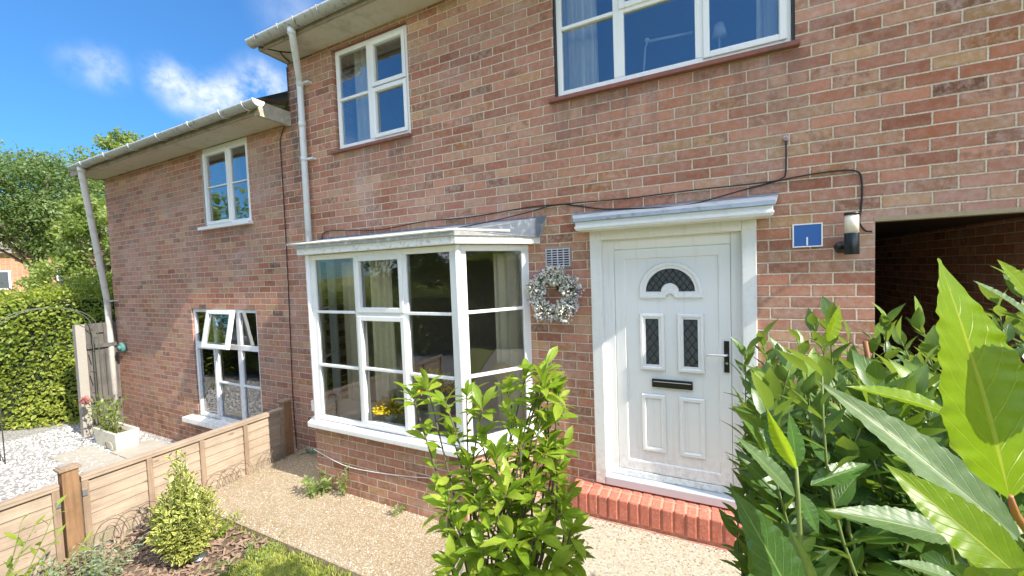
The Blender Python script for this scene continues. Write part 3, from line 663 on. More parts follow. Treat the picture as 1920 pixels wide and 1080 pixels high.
# canopy
s = MB(); s.box(-.895, .365, -.205, -.0015, .288, .352); cn_ = s.build('door_canopy', PAINT, HM, bevel=.004)
s = MB(); s.add([(-.905,-.222,.352),(.375,-.222,.352),(.375,-.222,.378),(-.905,-.222,.378),(-.985,-.002,.447),(.425,-.002,.449),(-.905,-.19,.352),(.375,-.19,.352)], [(0,1,2,3),(3,2,5,4),(0,3,4),(1,5,2),(0,6,7,1)]); s.build('lead_cover', plain('lead_cover', (.30,.36,.44), .45, .2, 9., metal=.4, bumps=.6, dirt=(.16,.18,.20), dscale=16.), cn_)
s = MB(); s.box(-.90,.37,-.212,-.203,.300,.318); s.build('trim', PAINT, cn_, bevel=.003)
# brick step
m, n, p, o = mat('red_step'); P = n.pos()
c = n.ramp(n.noise(P, 40., 5., .7)[0], [(.3, (.46,.115,.075)), (.55, (.57,.17,.11)), (.75, (.62,.26,.18))]); c = n.mix(n.rng(n.noise(P, 70., 5., .8)[0], .56, .66, 0., .75), c, (.66,.46,.33)); c = n.mix(n.rng(n.noise(P, 6., 5., .7)[0], .50, .68, 0., .55), c, (.32,.12,.08))
n.put(p, 'Base Color', c); n.put(p, 'Roughness', .7); n.put(p, 'Normal', n.bump(n.noise(P, 100., 4.)[0], .5, .004)); STEP = m
STEPM = plain('step_mortar', (.56,.27,.19), .9, .3, 60., bumps=.6, dirt=(.50,.36,.25), dscale=45.)
s = MB(); s.box(-.995, .40, -.172, -.001, -2.05, -1.746, STEPM); s.box(-1.0, .41, -.190, -.002, -2.05, -1.925, STEPM)
s.box(-.99,.40,-.002,.05,-2.05,-1.745,STEPM)
st = s.build('door_step', None, HM)
s = MB(); x = -1.012
while x < .38:
    w_ = .0675+random.uniform(-.003,.003); zt_ = -1.741+random.uniform(-.003,.003); y_ = -.188+random.uniform(-.004,.003)
    s.box(x, x+w_, y_, -.068-.0, zt_-.160, zt_, STEP); s.box(x, x+w_, -.060, .0 if x < -.86 else .0, zt_-.155, zt_+.001, STEP); x += w_+.0105
s.build('step_bricks', None, st, bevel=.009)
# air brick
s = MB(); s.box(-1.222,-.998,-.006,.02,.012,.190, plain('vent_mortar', (.30,.27,.24), .9, .1)); s.box(-1.212,-1.008,-.0062,-.003,.028,.172, BLACK)
ab = s.build('air_brick', None, HM)
s = MB(); vp = plain('vent_plastic', (.55,.55,.62), .4, .05)
for i in range(8): s.box(-1.212,-1.008,-.018,-.007,.028+i*.0195,.035+i*.0195)
for i in range(5): s.box(-1.214+i*.0505,-1.208+i*.0505,-.019,-.0065,.026,.174)
s.build('grille', vp, ab)

# --- eaves, gutters, roofs, downpipes
def gutter(H, x0, x1, y, z, r, brackets, name='gutter'):
    s = MB(); N = 10; vs = []
    ring_ = [(y+r*math.cos(math.pi+math.pi*i/N), z+r*math.sin(math.pi+math.pi*i/N)) for i in range(N+1)]
    ring2 = [(y+(r-.005)*math.cos(math.pi+math.pi*i/N), z+(r-.005)*math.sin(math.pi+math.pi*i/N)) for i in range(N+1)][::-1]
    al = ring_+ring2; k = len(al); nx_ = 12
    for i in range(nx_+1): vs += [(x0+(x1-x0)*i/nx_, a, b) for a, b in al]
    s.add(vs, [(i*k+j, i*k+(j+1) % k, (i+1)*k+(j+1) % k, (i+1)*k+j) for i in range(nx_) for j in range(k)], None, True)
    for xx in (x0, x1): s.add([(xx, a, b) for a, b in ring_], [tuple(range(N+1))])
    G = s.build(name, GUTTER, H)
    for xx in brackets:
        s = MB(); rr = r+.007; pts = [(xx, y+rr*math.cos(math.pi+math.pi*i/8), z+rr*math.sin(math.pi+math.pi*i/8)) for i in range(9)]
        s.tube([(xx, y-rr+.010, z+.004)]+pts+[(xx, y+rr+.03, z-.005)], .0055, None, 5); s.build('bracket', GUTTER if xx > -4.3 and xx < -3 else PIPE, G)
    return G
SZ = 2.50; s = MB()
s.box(-4.35, 5.0, -.300, .0, SZ, SZ+.05, SOFF); s.box(-4.35, 5.0, -.325, -.3005, SZ-.012, SZ+.13, FASC); s.box(-4.365,-4.35,-.32,.4,SZ-.006,SZ+.14,FASC); s.build('eaves', None, HM)
gutter(HM, -4.40, 5.0, -.375, SZ+.068, .062, [-4.24,-3.86,-3.62,-3.28,-2.7,-1.9])
s = MB(); s.add([(-4.37,-.36,SZ+.13),(5,-.36,SZ+.13),(5,3.6,SZ+2.6),(-4.37,3.6,SZ+2.6),(5,7.4,SZ+.2),(-4.37,7.4,SZ+.2)], [(0,1,2,3),(3,2,4,5)]); s.build('roof', TILE, HM)
def pipe(H, pts, r, clips, m=PIPE, collars=()):
    s = MB(); s.tube(pts, r, None, 12); p_ = s.build('downpipe', m, H)
    for (x, y, z, dx) in clips:
        s = MB(); s.tube([(x,y,z-.018),(x,y,z+.018)], r+.006, None, 12)
        if dx: s.box(x+.02, x+dx, y+.005, -.001, z-.010, z+.010)
        s.build('clip', m, p_)
    for (x, y, z) in collars:
        s = MB(); s.tube([(x,y,z-.05),(x,y,z+.012)], r+.005, None, 12); s.build('collar', m, p_)
    return p_
PX = -4.075
pipe(HM, [(-3.73,-.375,SZ+.03),(-3.73,-.375,SZ-.03),(-3.74,-.36,SZ-.055),(-4.04,-.09,SZ-.27),(PX,-.064,SZ-.31),(PX,-.06,SZ-.4),(PX,-.06,-2.0)], .034,
     [(PX,-.06,2.185,.125),(PX,-.06,1.345,.125),(PX,-.06,.1,.125)], collars=[(PX,-.06,2.20),(PX,-.06,1.75),(-3.73,-.375,SZ+.005)])
s = MB(); s.tube([(-4.30,-.36,SZ+.0),(-4.18,-.2,SZ-.008),(-4.05,-.1,SZ-.01)], .006, None, 5); s.tube([(-4.18,-.2,SZ-.008),(-4.25,-.1,SZ-.012),(-4.28,-.02,SZ-.010)], .006, None, 5); s.build('cable', BLACK, HM)
NZ = 1.83; s = MB()
s.box(-9.36, -4.40, -.345, .0, NZ, NZ+.05, SOFF); s.box(-9.36, -4.40, -.37, -.3455, NZ-.02, NZ+.075, FASC)
s.box(-4.399,-4.345,-.385,-.001,NZ-.045,NZ+.115,plain('eave_end', (.40,.36,.29), .9, .25, 20., bumps=.6, dirt=(.58,.55,.48), dscale=10.)); s.box(-9.38,-9.36,-.37,.3,NZ-.01,NZ+.1,FASC); s.build('eaves', None, HN)
gutter(HN, -9.02, -4.24, -.440, NZ+.068, .060, [-8.55,-7.75,-7.0,-6.25,-5.5,-4.85,-4.42])
s = MB(); hc = [(-.440+.066*math.cos(math.pi+math.pi*k/14), NZ+.070+.066*math.sin(math.pi+math.pi*k/14)) for k in range(15)]
s.add([(-4.243,a,b) for a,b in hc]+[(-4.229,a,b) for a,b in hc], [tuple(range(15)), tuple(range(29,14,-1))]+[(k,k+15,(k+1)%15+15,(k+1)%15) for k in range(15)]); s.build('gutter_end_cap', PAINTD, HN)
s = MB(); s.add([(-9.6,-.42,NZ+.115),(-4.41,-.42,NZ+.115),(-4.41,3.4,NZ+2.4),(-9.6,3.4,NZ+2.4),(-4.41,7.2,NZ+.2),(-9.6,7.2,NZ+.2)], [(0,1,2,3),(3,2,4,5)], TILE); s.add([(-4.41,-.42,NZ+.10),(-4.30,-.36,NZ+.135),(-4.35,.0,NZ+.24),(-4.41,-.0,NZ+.20)], [(0,1,2,3)], TILE); s.build('roof', None, HN)
pipe(HN, [(-8.72,-.440,NZ+.03),(-8.73,-.435,NZ-.06),(-9.24,-.10,-.20),(-9.26,-.09,-.32),(-9.24,-.09,-2.5)], .043, [(-9.26,-.09,-.26,.16)], plain('old_pipe', (.66,.64,.58), .5, .08, 12., dirt=(.46,.42,.35), dscale=7.), collars=[(-8.72,-.44,NZ)])

# grit, stones and leaf litter that gathers on the path
g = MB(); GR = [plain('grit_pale', (.62,.54,.42), .9, .2), plain('grit_brown', (.30,.20,.12), .9, .3), plain('grit_white', (.75,.72,.66), .8, .1)]
for i in range(1500):
    x = random.uniform(-4.35, 1.2); e = random.random()
    y = (-.57-abs(random.gauss(0,.03)) if -3.5 < x < -1.75 else (-.20-abs(random.gauss(0,.03)) if x > -1.0 else -.02-abs(random.gauss(0,.05)))) if e < .35 else (-1.24+abs(random.gauss(0,.05)) if e < .6 else random.uniform(-1.24,-.1))
    rr = random.uniform(.0025,.007); g.ico((x, y, gz(x)+rr*.4), rr, random.choice(GR), 0, (1.3,1,.7), .25)
tag(g.build('path_grit', None), 'fine loose grit and tiny stones scattered over the path', 'grit', kind='stuff')
# ================================================================== THINGS ON THE WALL
def cable(name, label, pts, r, m, n=6): 
    s = MB(); s.tube(smooth_pts(pts, n), r, None, 6); return tag(s.build(name, m), label, 'cable')
Yc = -.012
cable('cable', 'black cable running from the small wall outlet along the brickwork to the bay roof',
      [(.461,Yc,.773),(.460,Yc,.587),(.437,Yc,.538),(.333,Yc,.524),(-.12,Yc,.526),(-.527,Yc,.519),(-.945,Yc,.528),(-1.318,Yc,.537),(-1.624,Yc,.522),(-2.015,Yc,.506),(-2.444,Yc,.514),(-2.996,Yc,.48),(-3.297,Yc,.492),(-3.617,Yc,.517),(-3.873,Yc,.513),(-3.924,Yc,.432)], .0048, BLACK)
cable('cable', 'black cable looping from the wall lamp over the door canopy onto the bay roof',
      [(.905,.05,.158),(.885,-.012,.162),(.855,Yc,.172),(.828,Yc,.229),(.838,Yc,.309),(.842,Yc,.453),(.817,Yc,.529),(.70,Yc,.546),(.48,Yc,.533),(.241,Yc,.494),(-.087,-.10,.418),(-.30,-.12,.412),(-.452,-.09,.425),(-.732,Yc,.460),(-1.08,Yc,.530),(-1.35,-.05,.488),(-1.60,-.20,.425),(-1.85,-.35,.375)], .0052, BLACK)
cable('cable', 'thin dark cable dropping down the brickwork between the two houses',
      [(-4.35,-.012,2.45),(-4.352,-.012,2.10),(-4.41,-.015,1.98),(-4.43,-.015,1.83),(-4.54,-.012,1.66),(-4.547,Yc,1.425),(-4.55,Yc,.474),(-4.57,Yc,-.494),(-4.60,Yc,-1.486),(-4.585,Yc,-2.08)], .0058, plain('dark_cable', (.05,.02,.02), .6))
cable('cable', 'white cable sagging across the brick base under the bay window',
      [(-3.50,-.57,-1.672),(-3.1,-.568,-1.757),(-2.75,-.568,-1.752),(-2.35,-.568,-1.715),(-2.05,-.568,-1.672),(-1.85,-.568,-1.630)], .0038, PAINT)
s = MB(); s.ico((.461,-.012,.79), .016, None, 1, (1,.8,1.1), .1); s.tube([(.461,-.012,.80),(.461,-.035,.79)], .008, None, 8)
tag(s.build('cable_outlet', plain('outlet', (.55,.42,.50), .5, .3)), 'small pale cable outlet on the brick wall above the canopy', 'outlet')
s = MB(); s.box(-3.60,-3.545,-.50,-.44,-1.33,-1.22); tag(s.build('junction_box', PVC, None, bevel=.008), 'small white junction box beside the foot of the bay window frame', 'junction box')
cable('garden_hose', 'green garden hose end lying where the fence meets the house', [(-3.85,-.22,-1.93),(-4.0,-.2,-1.95),(-4.15,-.15,-1.99),(-4.28,-.1,-2.012)], .011, plain('hose', (.01,.16,.09), .4))['category'] = 'hose'
cable('cable', 'thin dark cable trailing on the path beside the green hose', [(-3.80,-.2,-1.74),(-3.95,-.12,-1.88),(-4.1,-.1,-1.98),(-4.25,-.2,-2.02)], .004, BLACK)
# wall plaque (blue glossy panel in a white rim)
T = thing('wall_panel', 'small glossy blue panel in a white rim, right of the door canopy', 'panel')
s = MB(); rails(s, ring(.493,.650,.087,.236,.007,.016), .0, None, -.001); s.build('rim', PVC, T)
s = MB(); s.box(.500,.643,-.013,-.001,.094,.229); s.build('face', plain('blue_panel', (.03,.12,.38), .4, .04, spec=.25), T)
s = MB(); s.box(.566,.574,-.0145,-.0132,.098,.150); s.build('mark', PVC, T)
# wall lamp
T = thing('wall_lamp', 'cylindrical black and cream outdoor lamp between the blue panel and the dark passage', 'lamp')
LX, LY = .772, -.095
s = MB(); s.tube([(LX,LY,.028),(LX,LY,.155)], .036, None, 24); s.build('body', plain('lamp_body', (.035,.04,.045), .3, .1, metal=.6), T, bevel=.002)
s = MB(); s.tube([(LX,LY,.155),(LX,LY,.262)], .0335, None, 24); m, n, p, o = mat('lamp_diffuser'); n.put(p, 'Base Color', (.78,.74,.58,1)); n.put(p, 'Roughness', .35); n.put(p, 'Subsurface Weight', .2); s.build('shade', m, T)
s = MB(); s.tube([(LX,LY,.262),(LX,LY,.276)], .037, None, 24); s.build('cap', BLACK, T)
s = MB(); s.tube([(LX-.03,-.001,.075),(LX-.03,-.022,.075)], .034, None, 20); s.tube([(LX-.02,-.02,.075),(LX-.005,LY+.02,.08)], .014, None, 10); s.build('mount', BLACK, T)
# wreath
T = thing('wreath', 'round wreath of white blossom and lavender hanging between the bay and the door', 'wreath')
WC = np.array([-1.135, -.05, -.20]); R0 = .158
s = MB(); s.tube([(WC[0]+R0*math.cos(a), -.04, WC[2]+R0*math.sin(a)) for a in np.linspace(0, 2*math.pi, 33)], .022, BARK, 6); s.build('ring', None, T)
s = MB(); s.box(-1.125,-1.105,-.03,-.012,-.17,-.02); s.build('hanger', DARK, T)
WHITE = leafmat('blossom', (.82,.84,.80), (.90,.90,.86), (.90,.80,.79), veins=False, trans=.15, rough=.6)
SAGE = leafmat('sage_leaf', (.07,.13,.07), (.20,.28,.20), (.34,.42,.36), veins=False, trans=.25, rough=.6)
LAV = leafmat('lavender', (.18,.16,.42), (.30,.27,.58), (.45,.40,.68), veins=False, trans=.2, rough=.6)
def torus_pts(n, gap=0.):
    a = rng.uniform(0, 2*math.pi, n); b = rng.uniform(0, 2*math.pi, n); rr = .062*np.sqrt(rng.random(n))*1.1
    fac = .85+.3*np.sin(a*5)+.2*np.sin(a*11+1)
    q = R0+rr*fac*np.cos(b); return np.stack([WC[0]+q*np.cos(a), WC[1]-np.abs(rr*fac*np.sin(b)), WC[2]+q*np.sin(a)], 1), np.stack([np.cos(a)*np.cos(b), -np.abs(np.sin(b)), np.sin(a)*np.cos(b)], 1), np.stack([-np.sin(a), 0*a, np.cos(a)], 1)
q, nn, tt = torus_pts(1500); leaves('blossom', leaf_tpl(1, .85, 2, 1, 'ell', .3, -.3), q+nn*.012, nn+rdir(1500)*.7, rdir(1500), rng.uniform(.015,.027,1500), WHITE, T)
q, nn, tt = torus_pts(900); leaves('greenery', leaf_tpl(1, .35, 2, 1), q-nn*.015, nn+rdir(900)*.8+tt*.5, rdir(900), rng.uniform(.02,.04,900), SAGE, T)
ang = rng.uniform(0, 6.28, 26)
for a in list(ang)+[4.3, 4.5, 4.7, .3, .1, 2.2]:
    b = np.array([WC[0]+(R0+.03)*math.cos(a), WC[1]-.03, WC[2]+(R0+.03)*math.sin(a)]); d = np.array([math.cos(a), -.3, math.sin(a)])+rng.normal(size=3)*.45; d /= np.linalg.norm(d); ln = random.uniform(.035, .08)
    leaves('lavender_sprig', leaf_tpl(1, .6, 2, 1), b+d*ln*np.linspace(0, 1, 18)[:,None], d+rng.normal(size=(18,3))*.9, rdir(18), rng.uniform(.009,.015,18), LAV, T)

# ================================================================== INSIDE THE WINDOWS
def curtain(name, label, x0, x1, y, z0, z1, folds, m=CURT, amp=.025, group=None):
    s = MB(); N = folds*8; vs = []
    for i in range(N+1):
        t = i/N; xx = x0+(x1-x0)*t; d = amp*math.sin(t*folds*2*math.pi)+.3*amp*math.sin(t*folds*5.1+1)
        for k, z in enumerate((z0, (z0+z1)/2, z1)): vs.append((xx+.008*math.sin(k+t*9), y+d*(1.2 if k == 0 else .9), z))
    s.add(vs, [(i*3+k, (i+1)*3+k, (i+1)*3+k+1, i*3+k+1) for i in range(N) for k in range(2)], None, True)
    return tag(s.build(name, m), label, 'curtain', group)
curtain('curtain', 'cream curtain behind the left light of the bay window', -3.72, -3.40, .05, -1.55, .17, 4)
curtain('curtain', 'narrow cream curtain gathered behind the middle casement of the bay window', -3.28, -2.96, .04, -1.55, .17, 4)
curtain('curtain', 'pale curtain hanging inside the side light of the bay next to the wreath', -1.80, -1.42, .12, -1.55, .17, 4)
curtain('curtain', 'pale curtain in the small upstairs window beneath the eaves', -3.50, -3.14, .18, 1.0, 2.5, 4, amp=.03)
curtain('curtain', 'white curtain at the left edge of the wide upstairs window', -1.08, -.78, .20, 1.0, 2.5, 4, amp=.03)
curtain('curtain', 'white curtain at the right edge of the wide upstairs window', .32, .52, .20, 1.0, 2.5, 3, amp=.03)
curtain('curtain', 'grey curtain behind the neighbouring upstairs window', -6.0, -5.7, .2, .5, 1.9, 3, plain('grey_cloth', (.30,.30,.32), .9))
# desk lamp behind the wide upstairs window
T = thing('desk_lamp', 'white angled desk lamp behind the middle light of the wide upstairs window', 'lamp')
DLM = plain('white_enamel', (.85,.85,.85), .4, .02)
s = MB(); s.tube([(-.46,.25,1.25),(-.42,.25,1.72),(-.405,.25,1.76)], .008, None, 6); s.build('stand', DLM, T)
s = MB(); s.tube([(-.40,.25,1.765),(-.08,.24,1.735)], .011, None, 6); s.build('arm', DLM, T); s = MB(); s.ico((-.405,.25,1.775), .02, None, 1); s.build('joint', DLM, T)
T = thing('table_lamp', 'small pale lampshade showing in the right light of the wide upstairs window', 'lamp')
s = MB(); s.tube([(.10,.35,1.70),(.10,.35,1.80)], [.055,.035], None, 14); s.build('lamp_shade', DLM, T); s = MB(); s.tube([(.10,.35,1.3),(.10,.35,1.70)], .008, None, 6); s.build('base', DLM, T)
# flowers on the bay board
s = MB(); s.prism([(-3.78,.02),(-3.43,-.50),(-1.77,-.50),(-1.42,.02)], -1.40, -1.375); s.build('window_board', PVC, HM)
YEL = leafmat('yellow_petal', (.80,.52,.01), (.88,.62,.015), (.92,.72,.05), veins=False, trans=.3, rough=.6)
POT = plain('white_pot', (.72,.72,.70), .4, .03)
for (cx_, cy_, cz_, r_, lab) in ((-2.63,-.41,-1.23,.14,'bunch of yellow flowers low behind the middle casement of the bay window'), (-2.17,-.36,-1.00,.19,'large bunch of yellow flowers higher up behind the green shrub in the bay window')):
    T = thing('flower_vase', lab, 'flowers')
    s = MB(); s.tube([(cx_,cy_,-1.374),(cx_,cy_,cz_-.02)], [.045,.06], None, 14); s.build('vase', POT, T)
    n_ = 420; d = rdir(n_); d[:,2] = np.abs(d[:,2])*.8; q = np.array([cx_,cy_,cz_])+d*r_*rng.uniform(.4,1,(n_,1)); leaves('flowers', leaf_tpl(1,.7,2,1,'ell',.3,-.3), q, d+rdir(n_)*.6, rdir(n_), rng.uniform(.03,.05,n_), YEL, T)
T = tag((lambda s: (s.box(-2.66,-2.645,-.42,-.20,-1.374,-1.06), s.box(-2.645,-2.30,-.42,-.20,-1.15,-1.13), s.build('picture_stand', POT))[-1])(MB()), 'white upright board standing on the bay window sill between the yellow flowers', 'display board')
s = MB(); s.ico((-1.62,-.12,-.86), .085, None, 1, (1.1,1,.9)); s.tube([(-1.62,-.12,-1.374),(-1.62,-.12,-.92)], .01, None, 6); tag(s.build('round_ornament', plain('mustard', (.55,.38,.10), .8)), 'round mustard ornament low in the side light of the bay window', 'ornament')

# ================================================================== LOW FENCE
FN = thing('garden_fence', 'low overlap board fence with square capped posts dividing the two front gardens', 'fence')
FX = -4.42; zt0, zb0 = -1.455, -2.045
def panel(y0, y1, zt, zb):
    s = MB(); L = y1-y0; nb = 6; h = (zt-.035-zb)/nb
    for i in range(nb):
        z0 = zb+i*h; vs = []; N = 10
        for k in range(N+1):
            yy = y0+L*k/N; w1 = .004*math.sin(yy*7+i*2.1); w2 = .004*math.sin(yy*5+i*3.7+1)
            vs += [(FX+.018,yy,z0+w1-.008),(FX+.006,yy,z0+h+w2+.008),(FX+.001,yy,z0+h+w2+.008),(FX+.010,yy,z0+w1-.008)]
        s.add(vs, [(4*k+a, 4*(k+1)+a, 4*(k+1)+(a+1) % 4, 4*k+(a+1) % 4) for k in range(N) for a in range(4)])
    bd = s.build('boards', WOOD, FN)
    s = MB(); nb_ = max(2, round(L/.46)+1)
    for k in range(nb_):
        yy = y0+.02+(L-.04)*k/(nb_-1)
        for xa, xb in ((FX+.018, FX+.034), (FX-.028, FX-.004)):
            s = MB(); s.box(xa, xb, yy-.020, yy+.020, zb-.01, zt-.036); s.build('batten', WOODF, FN, bevel=.002)
    s = MB(); s.box(FX-.030, FX+.038, y0, y1, zt-.034, zt-.010); s.box(FX-.030, FX+.042, y0, y1, zt-.0095, zt+.008); s.build('capping_rail', WOOD, FN, bevel=.003)
def post(y, zt, zb=-2.3, w=.045):
    s = MB(); s.box(FX-w+.004, FX+w+.004, y-w, y+w, zb, zt); p_ = s.build('post', WOODP, FN, bevel=.004)
    s = MB(); c = (FX+.004, y); a = w+.016; s.prism([(c[0]-a,c[1]-a),(c[0]+a,c[1]-a),(c[0]+a,c[1]+a),(c[0]-a,c[1]+a)], zt, zt+.016); s.prism([(c[0]-w,c[1]-w),(c[0]+w,c[1]-w),(c[0]+w,c[1]+w),(c[0]-w,c[1]+w)], zt+.0161, [zt+.022]*4); s.build('cap', WOODF, p_, bevel=.004)
    return p_
panel(-1.905, -.275, -1.475, -2.055); panel(-3.75, -2.020, -1.480, -2.07); post(-.232, -1.405); post(-1.962, -1.385)
METAL = plain('galvanised', (.45,.47,.50), .4, .1, metal=.8)
for (yy, zz) in ((-1.892,-1.60),(-2.036,-1.62),(-.292,-1.62)):
    s = MB(); s.box(FX+.034, FX+.046, yy-.014, yy+.014, zz-.022, zz+.022); s.build('bracket', METAL, FN)
# wire hoop edging along the fence foot
def hoops(label, ys):
    s = MB()
    for y0 in ys:
        for (dy, w_, h_) in ((0, .22, .20), (.055, .11, .145)):
            s.tube([(FX+.075, y0+dy+w_*(.5-.5*math.cos(math.pi*k/14)), -2.09+(.04+h_*math.sin(math.pi*k/14)) if 0 < k < 14 else -2.09) for k in range(15)], .0022, None, 5)
    tag(s.build('wire_edging', plain('dull_wire', (.26,.21,.15), .5, .2, metal=.4)), label, 'border edging', 'wire hoop border edging along the fence')
hoops('low wire hoop edging at the foot of the fence beside the golden shrub', [-1.88,-1.76,-1.64]); hoops('low wire hoop edging at the foot of the fence along the path', [-1.12,-1.0,-.88,-.62,-.5,-.38])

# ================================================================== NEIGHBOUR'S YARD
s = MB(); s.box(-7.95,-6.15,-.62,-.14,GZ-.05,GZ+.018); s.box(-8.6,-6.15,-1.05,-.628,GZ-.05,GZ+.014); tag(s.build('paving', plain('paving_slab', (.38,.35,.30), .9, .2, 12., bumps=.5)), kind='structure')
T = thing('planter', 'white rectangular trough planter with a moulded handle, standing on the gravel', 'planter')
PLm = plain('white_trough', (.74,.72,.62), .6, .06, 9., dirt=(.52,.50,.38), dscale=8.)
s = MB(); x0, x1, y0, y1, z0, z1 = -8.62, -7.86, -.58, -.30, GZ+.0, GZ+.27
s.prism([(x0+.03,y0+.02),(x1-.03,y0+.02),(x1-.03,y1-.02),(x0+.03,y1-.02)], z0+.015, z0+.04)
def tap(s, a, b): 
    (ax0,ax1,ay0,ay1,az),(bx0,bx1,by0,by1,bz) = a, b
    s.add([(ax0,ay0,az),(ax1,ay0,az),(ax1,ay1,az),(ax0,ay1,az),(bx0,by0,bz),(bx1,by0,bz),(bx1,by1,bz),(bx0,by1,bz)], [(0,1,5,4),(1,2,6,5),(2,3,7,6),(3,0,4,7)])
tap(s, (x0+.03,x1-.03,y0+.02,y1-.02,z0), (x0,x1,y0,y1,z1)); tap(s, (x0,x1,y0,y1,z1), (x0+.03,x1-.03,y0+.03,y1-.03,z1)); tap(s, (x0+.03,x1-.03,y0+.03,y1-.03,z1), (x0+.05,x1-.05,y0+.05,y1-.05,z1-.08))
s.build('trough', PLm, T); s = MB(); s.box(x0+.04,x1-.04,y0+.04,y1-.04,z1-.10,z1-.06); s.build('compost', SOIL, T)
s = MB(); s.tube(smooth_pts([(-8.18,y0-.005,z0+.02),(-8.16,y0-.01,z0+.11),(-8.05,y0-.012,z0+.135),(-7.96,y0-.01,z0+.11),(-7.94,y0-.005,z0+.02)], 4), .010, None, 6); s.build('moulded_handle', plain('trough_shade', (.34,.32,.24), .7), T)
# ---- plants
def twig(s, a, b, r0, r1, m=None, bend=.06, n=5, seg=6):
    a, b = Vector(a), Vector(b); L = (b-a).length; off = Vector((random.uniform(-1,1), random.uniform(-1,1), random.uniform(-.3,.3)))*bend*L
    pts = [a.lerp(b, t/n)+off*math.sin(math.pi*t/n) for t in range(n+1)]; s.tube(pts, [r0+(r1-r0)*t/n for t in range(n+1)], m, seg); return pts
T = thing('rose_bush', 'small rose with one pink bloom growing out of the white trough', 'plant')
ROSE = leafmat('rose_leaf', (.10,.16,.03), (.19,.26,.05), (.30,.34,.08), trans=.4, veins=False)
s = MB(); tips = []
for i in range(9):
    a = (random.uniform(-8.55,-8.0), -.5, GZ+.18); b = (a[0]+random.uniform(-.35,.35), -.5+random.uniform(-.15,.15), GZ+random.uniform(.45,.85)); tips.append(twig(s, a, b, .007, .003))
b = (-8.90,-.55,GZ+.66); tips.append(twig(s, (-8.45,-.5,GZ+.2), b, .007, .003)); s.build('stems', STEMG, T)
q = np.array([tuple(p_+Vector((random.gauss(0,.04), random.gauss(0,.04), random.gauss(0,.03)))) for t in tips for p_ in t[1:] for _ in range(7)])
leaves('foliage', leaf_tpl(1,.55,2,1), q, rdir(len(q))+UPV*.2, rdir(len(q))*.4+UPV, rng.uniform(.04,.075,len(q)), ROSE, T)
PINK = leafmat('pink_petal', (.62,.22,.28), (.70,.30,.35), (.78,.42,.45), veins=False, trans=.3, rough=.6)
n_ = 60; d = rdir(n_); leaves('bloom', leaf_tpl(1,.9,3,1,'ell',.5,-.4), np.array([b]*n_)+d*.015, d, rdir(n_), rng.uniform(.04,.065,n_), PINK, T)
# grey fence beyond the neighbour's corner, concrete post, hose reel, arch
T = thing('board_fence', 'tall weathered grey board fence panel between the white concrete post and the house corner', 'fence')
s = MB()
for i in range(4): s.box(-9.27-.01*(i % 2), -9.255-.01*(i % 2)+.012, -.40+i*.115, -.40+i*.115+.112, GZ, -.62)
s.build('boards', WOODG, T)
for zz in (-1.0, -1.9):
    s = MB(); s.box(-9.245,-9.205,-.395,-.02,zz-.03,zz+.03); s.build('rail', WOODG, T)
s = MB(); s.box(-9.254,-9.245,-.26,-.12,-.80,-.78); s.build('hinge', BLACK, T)
s = MB(); s.box(-9.31,-9.20,-.515,-.405,-2.7,-.64); s.prism([(-9.31,-.515),(-9.20,-.515),(-9.20,-.405),(-9.31,-.405)], -.6399, -.62); tag(s.build('concrete_post', CONC), 'pale concrete post at the left end of the grey board fence', 'post')
s = MB(); s.tube([(-9.0,-.01,-1.06),(-9.0,-.06,-1.06)], .085, None, 18); s.tube([(-9.0,-.06,-1.06),(-9.0,-.09,-1.06)], .04, None, 14); tag(s.build('hose_reel', plain('teal_plastic', (.08,.21,.19), .7)), 'small round teal reel fixed low on the neighbouring wall behind the downpipe', 'hose reel')
T = thing('garden_arch', 'thin dark metal arch with two hoops standing before the hedge', 'arch')
for j, xx in enumerate((-8.93, -9.14)):
    s = MB(); yc, hw = -.86, .52
    pts = [(xx,yc+hw,GZ),(xx,yc+hw,-.70)]+[(xx,yc+hw*math.cos(math.pi*k/12),-.66+.36*math.sin(math.pi*k/12)) for k in range(1,12)]+[(xx,yc-hw,-.70),(xx,yc-hw,GZ)]
    s.tube(pts, .0065, None, 6); s.build('hoop', plain('dark_iron', (.10,.12,.08), .5, .1), T)
s = MB()
for z in (-2.1,-1.75,-1.4,-1.05): s.tube([(-8.93,-.39,z),(-9.14,-.39,z)], .007, None, 5)
s.build('rungs', BLACK, T)

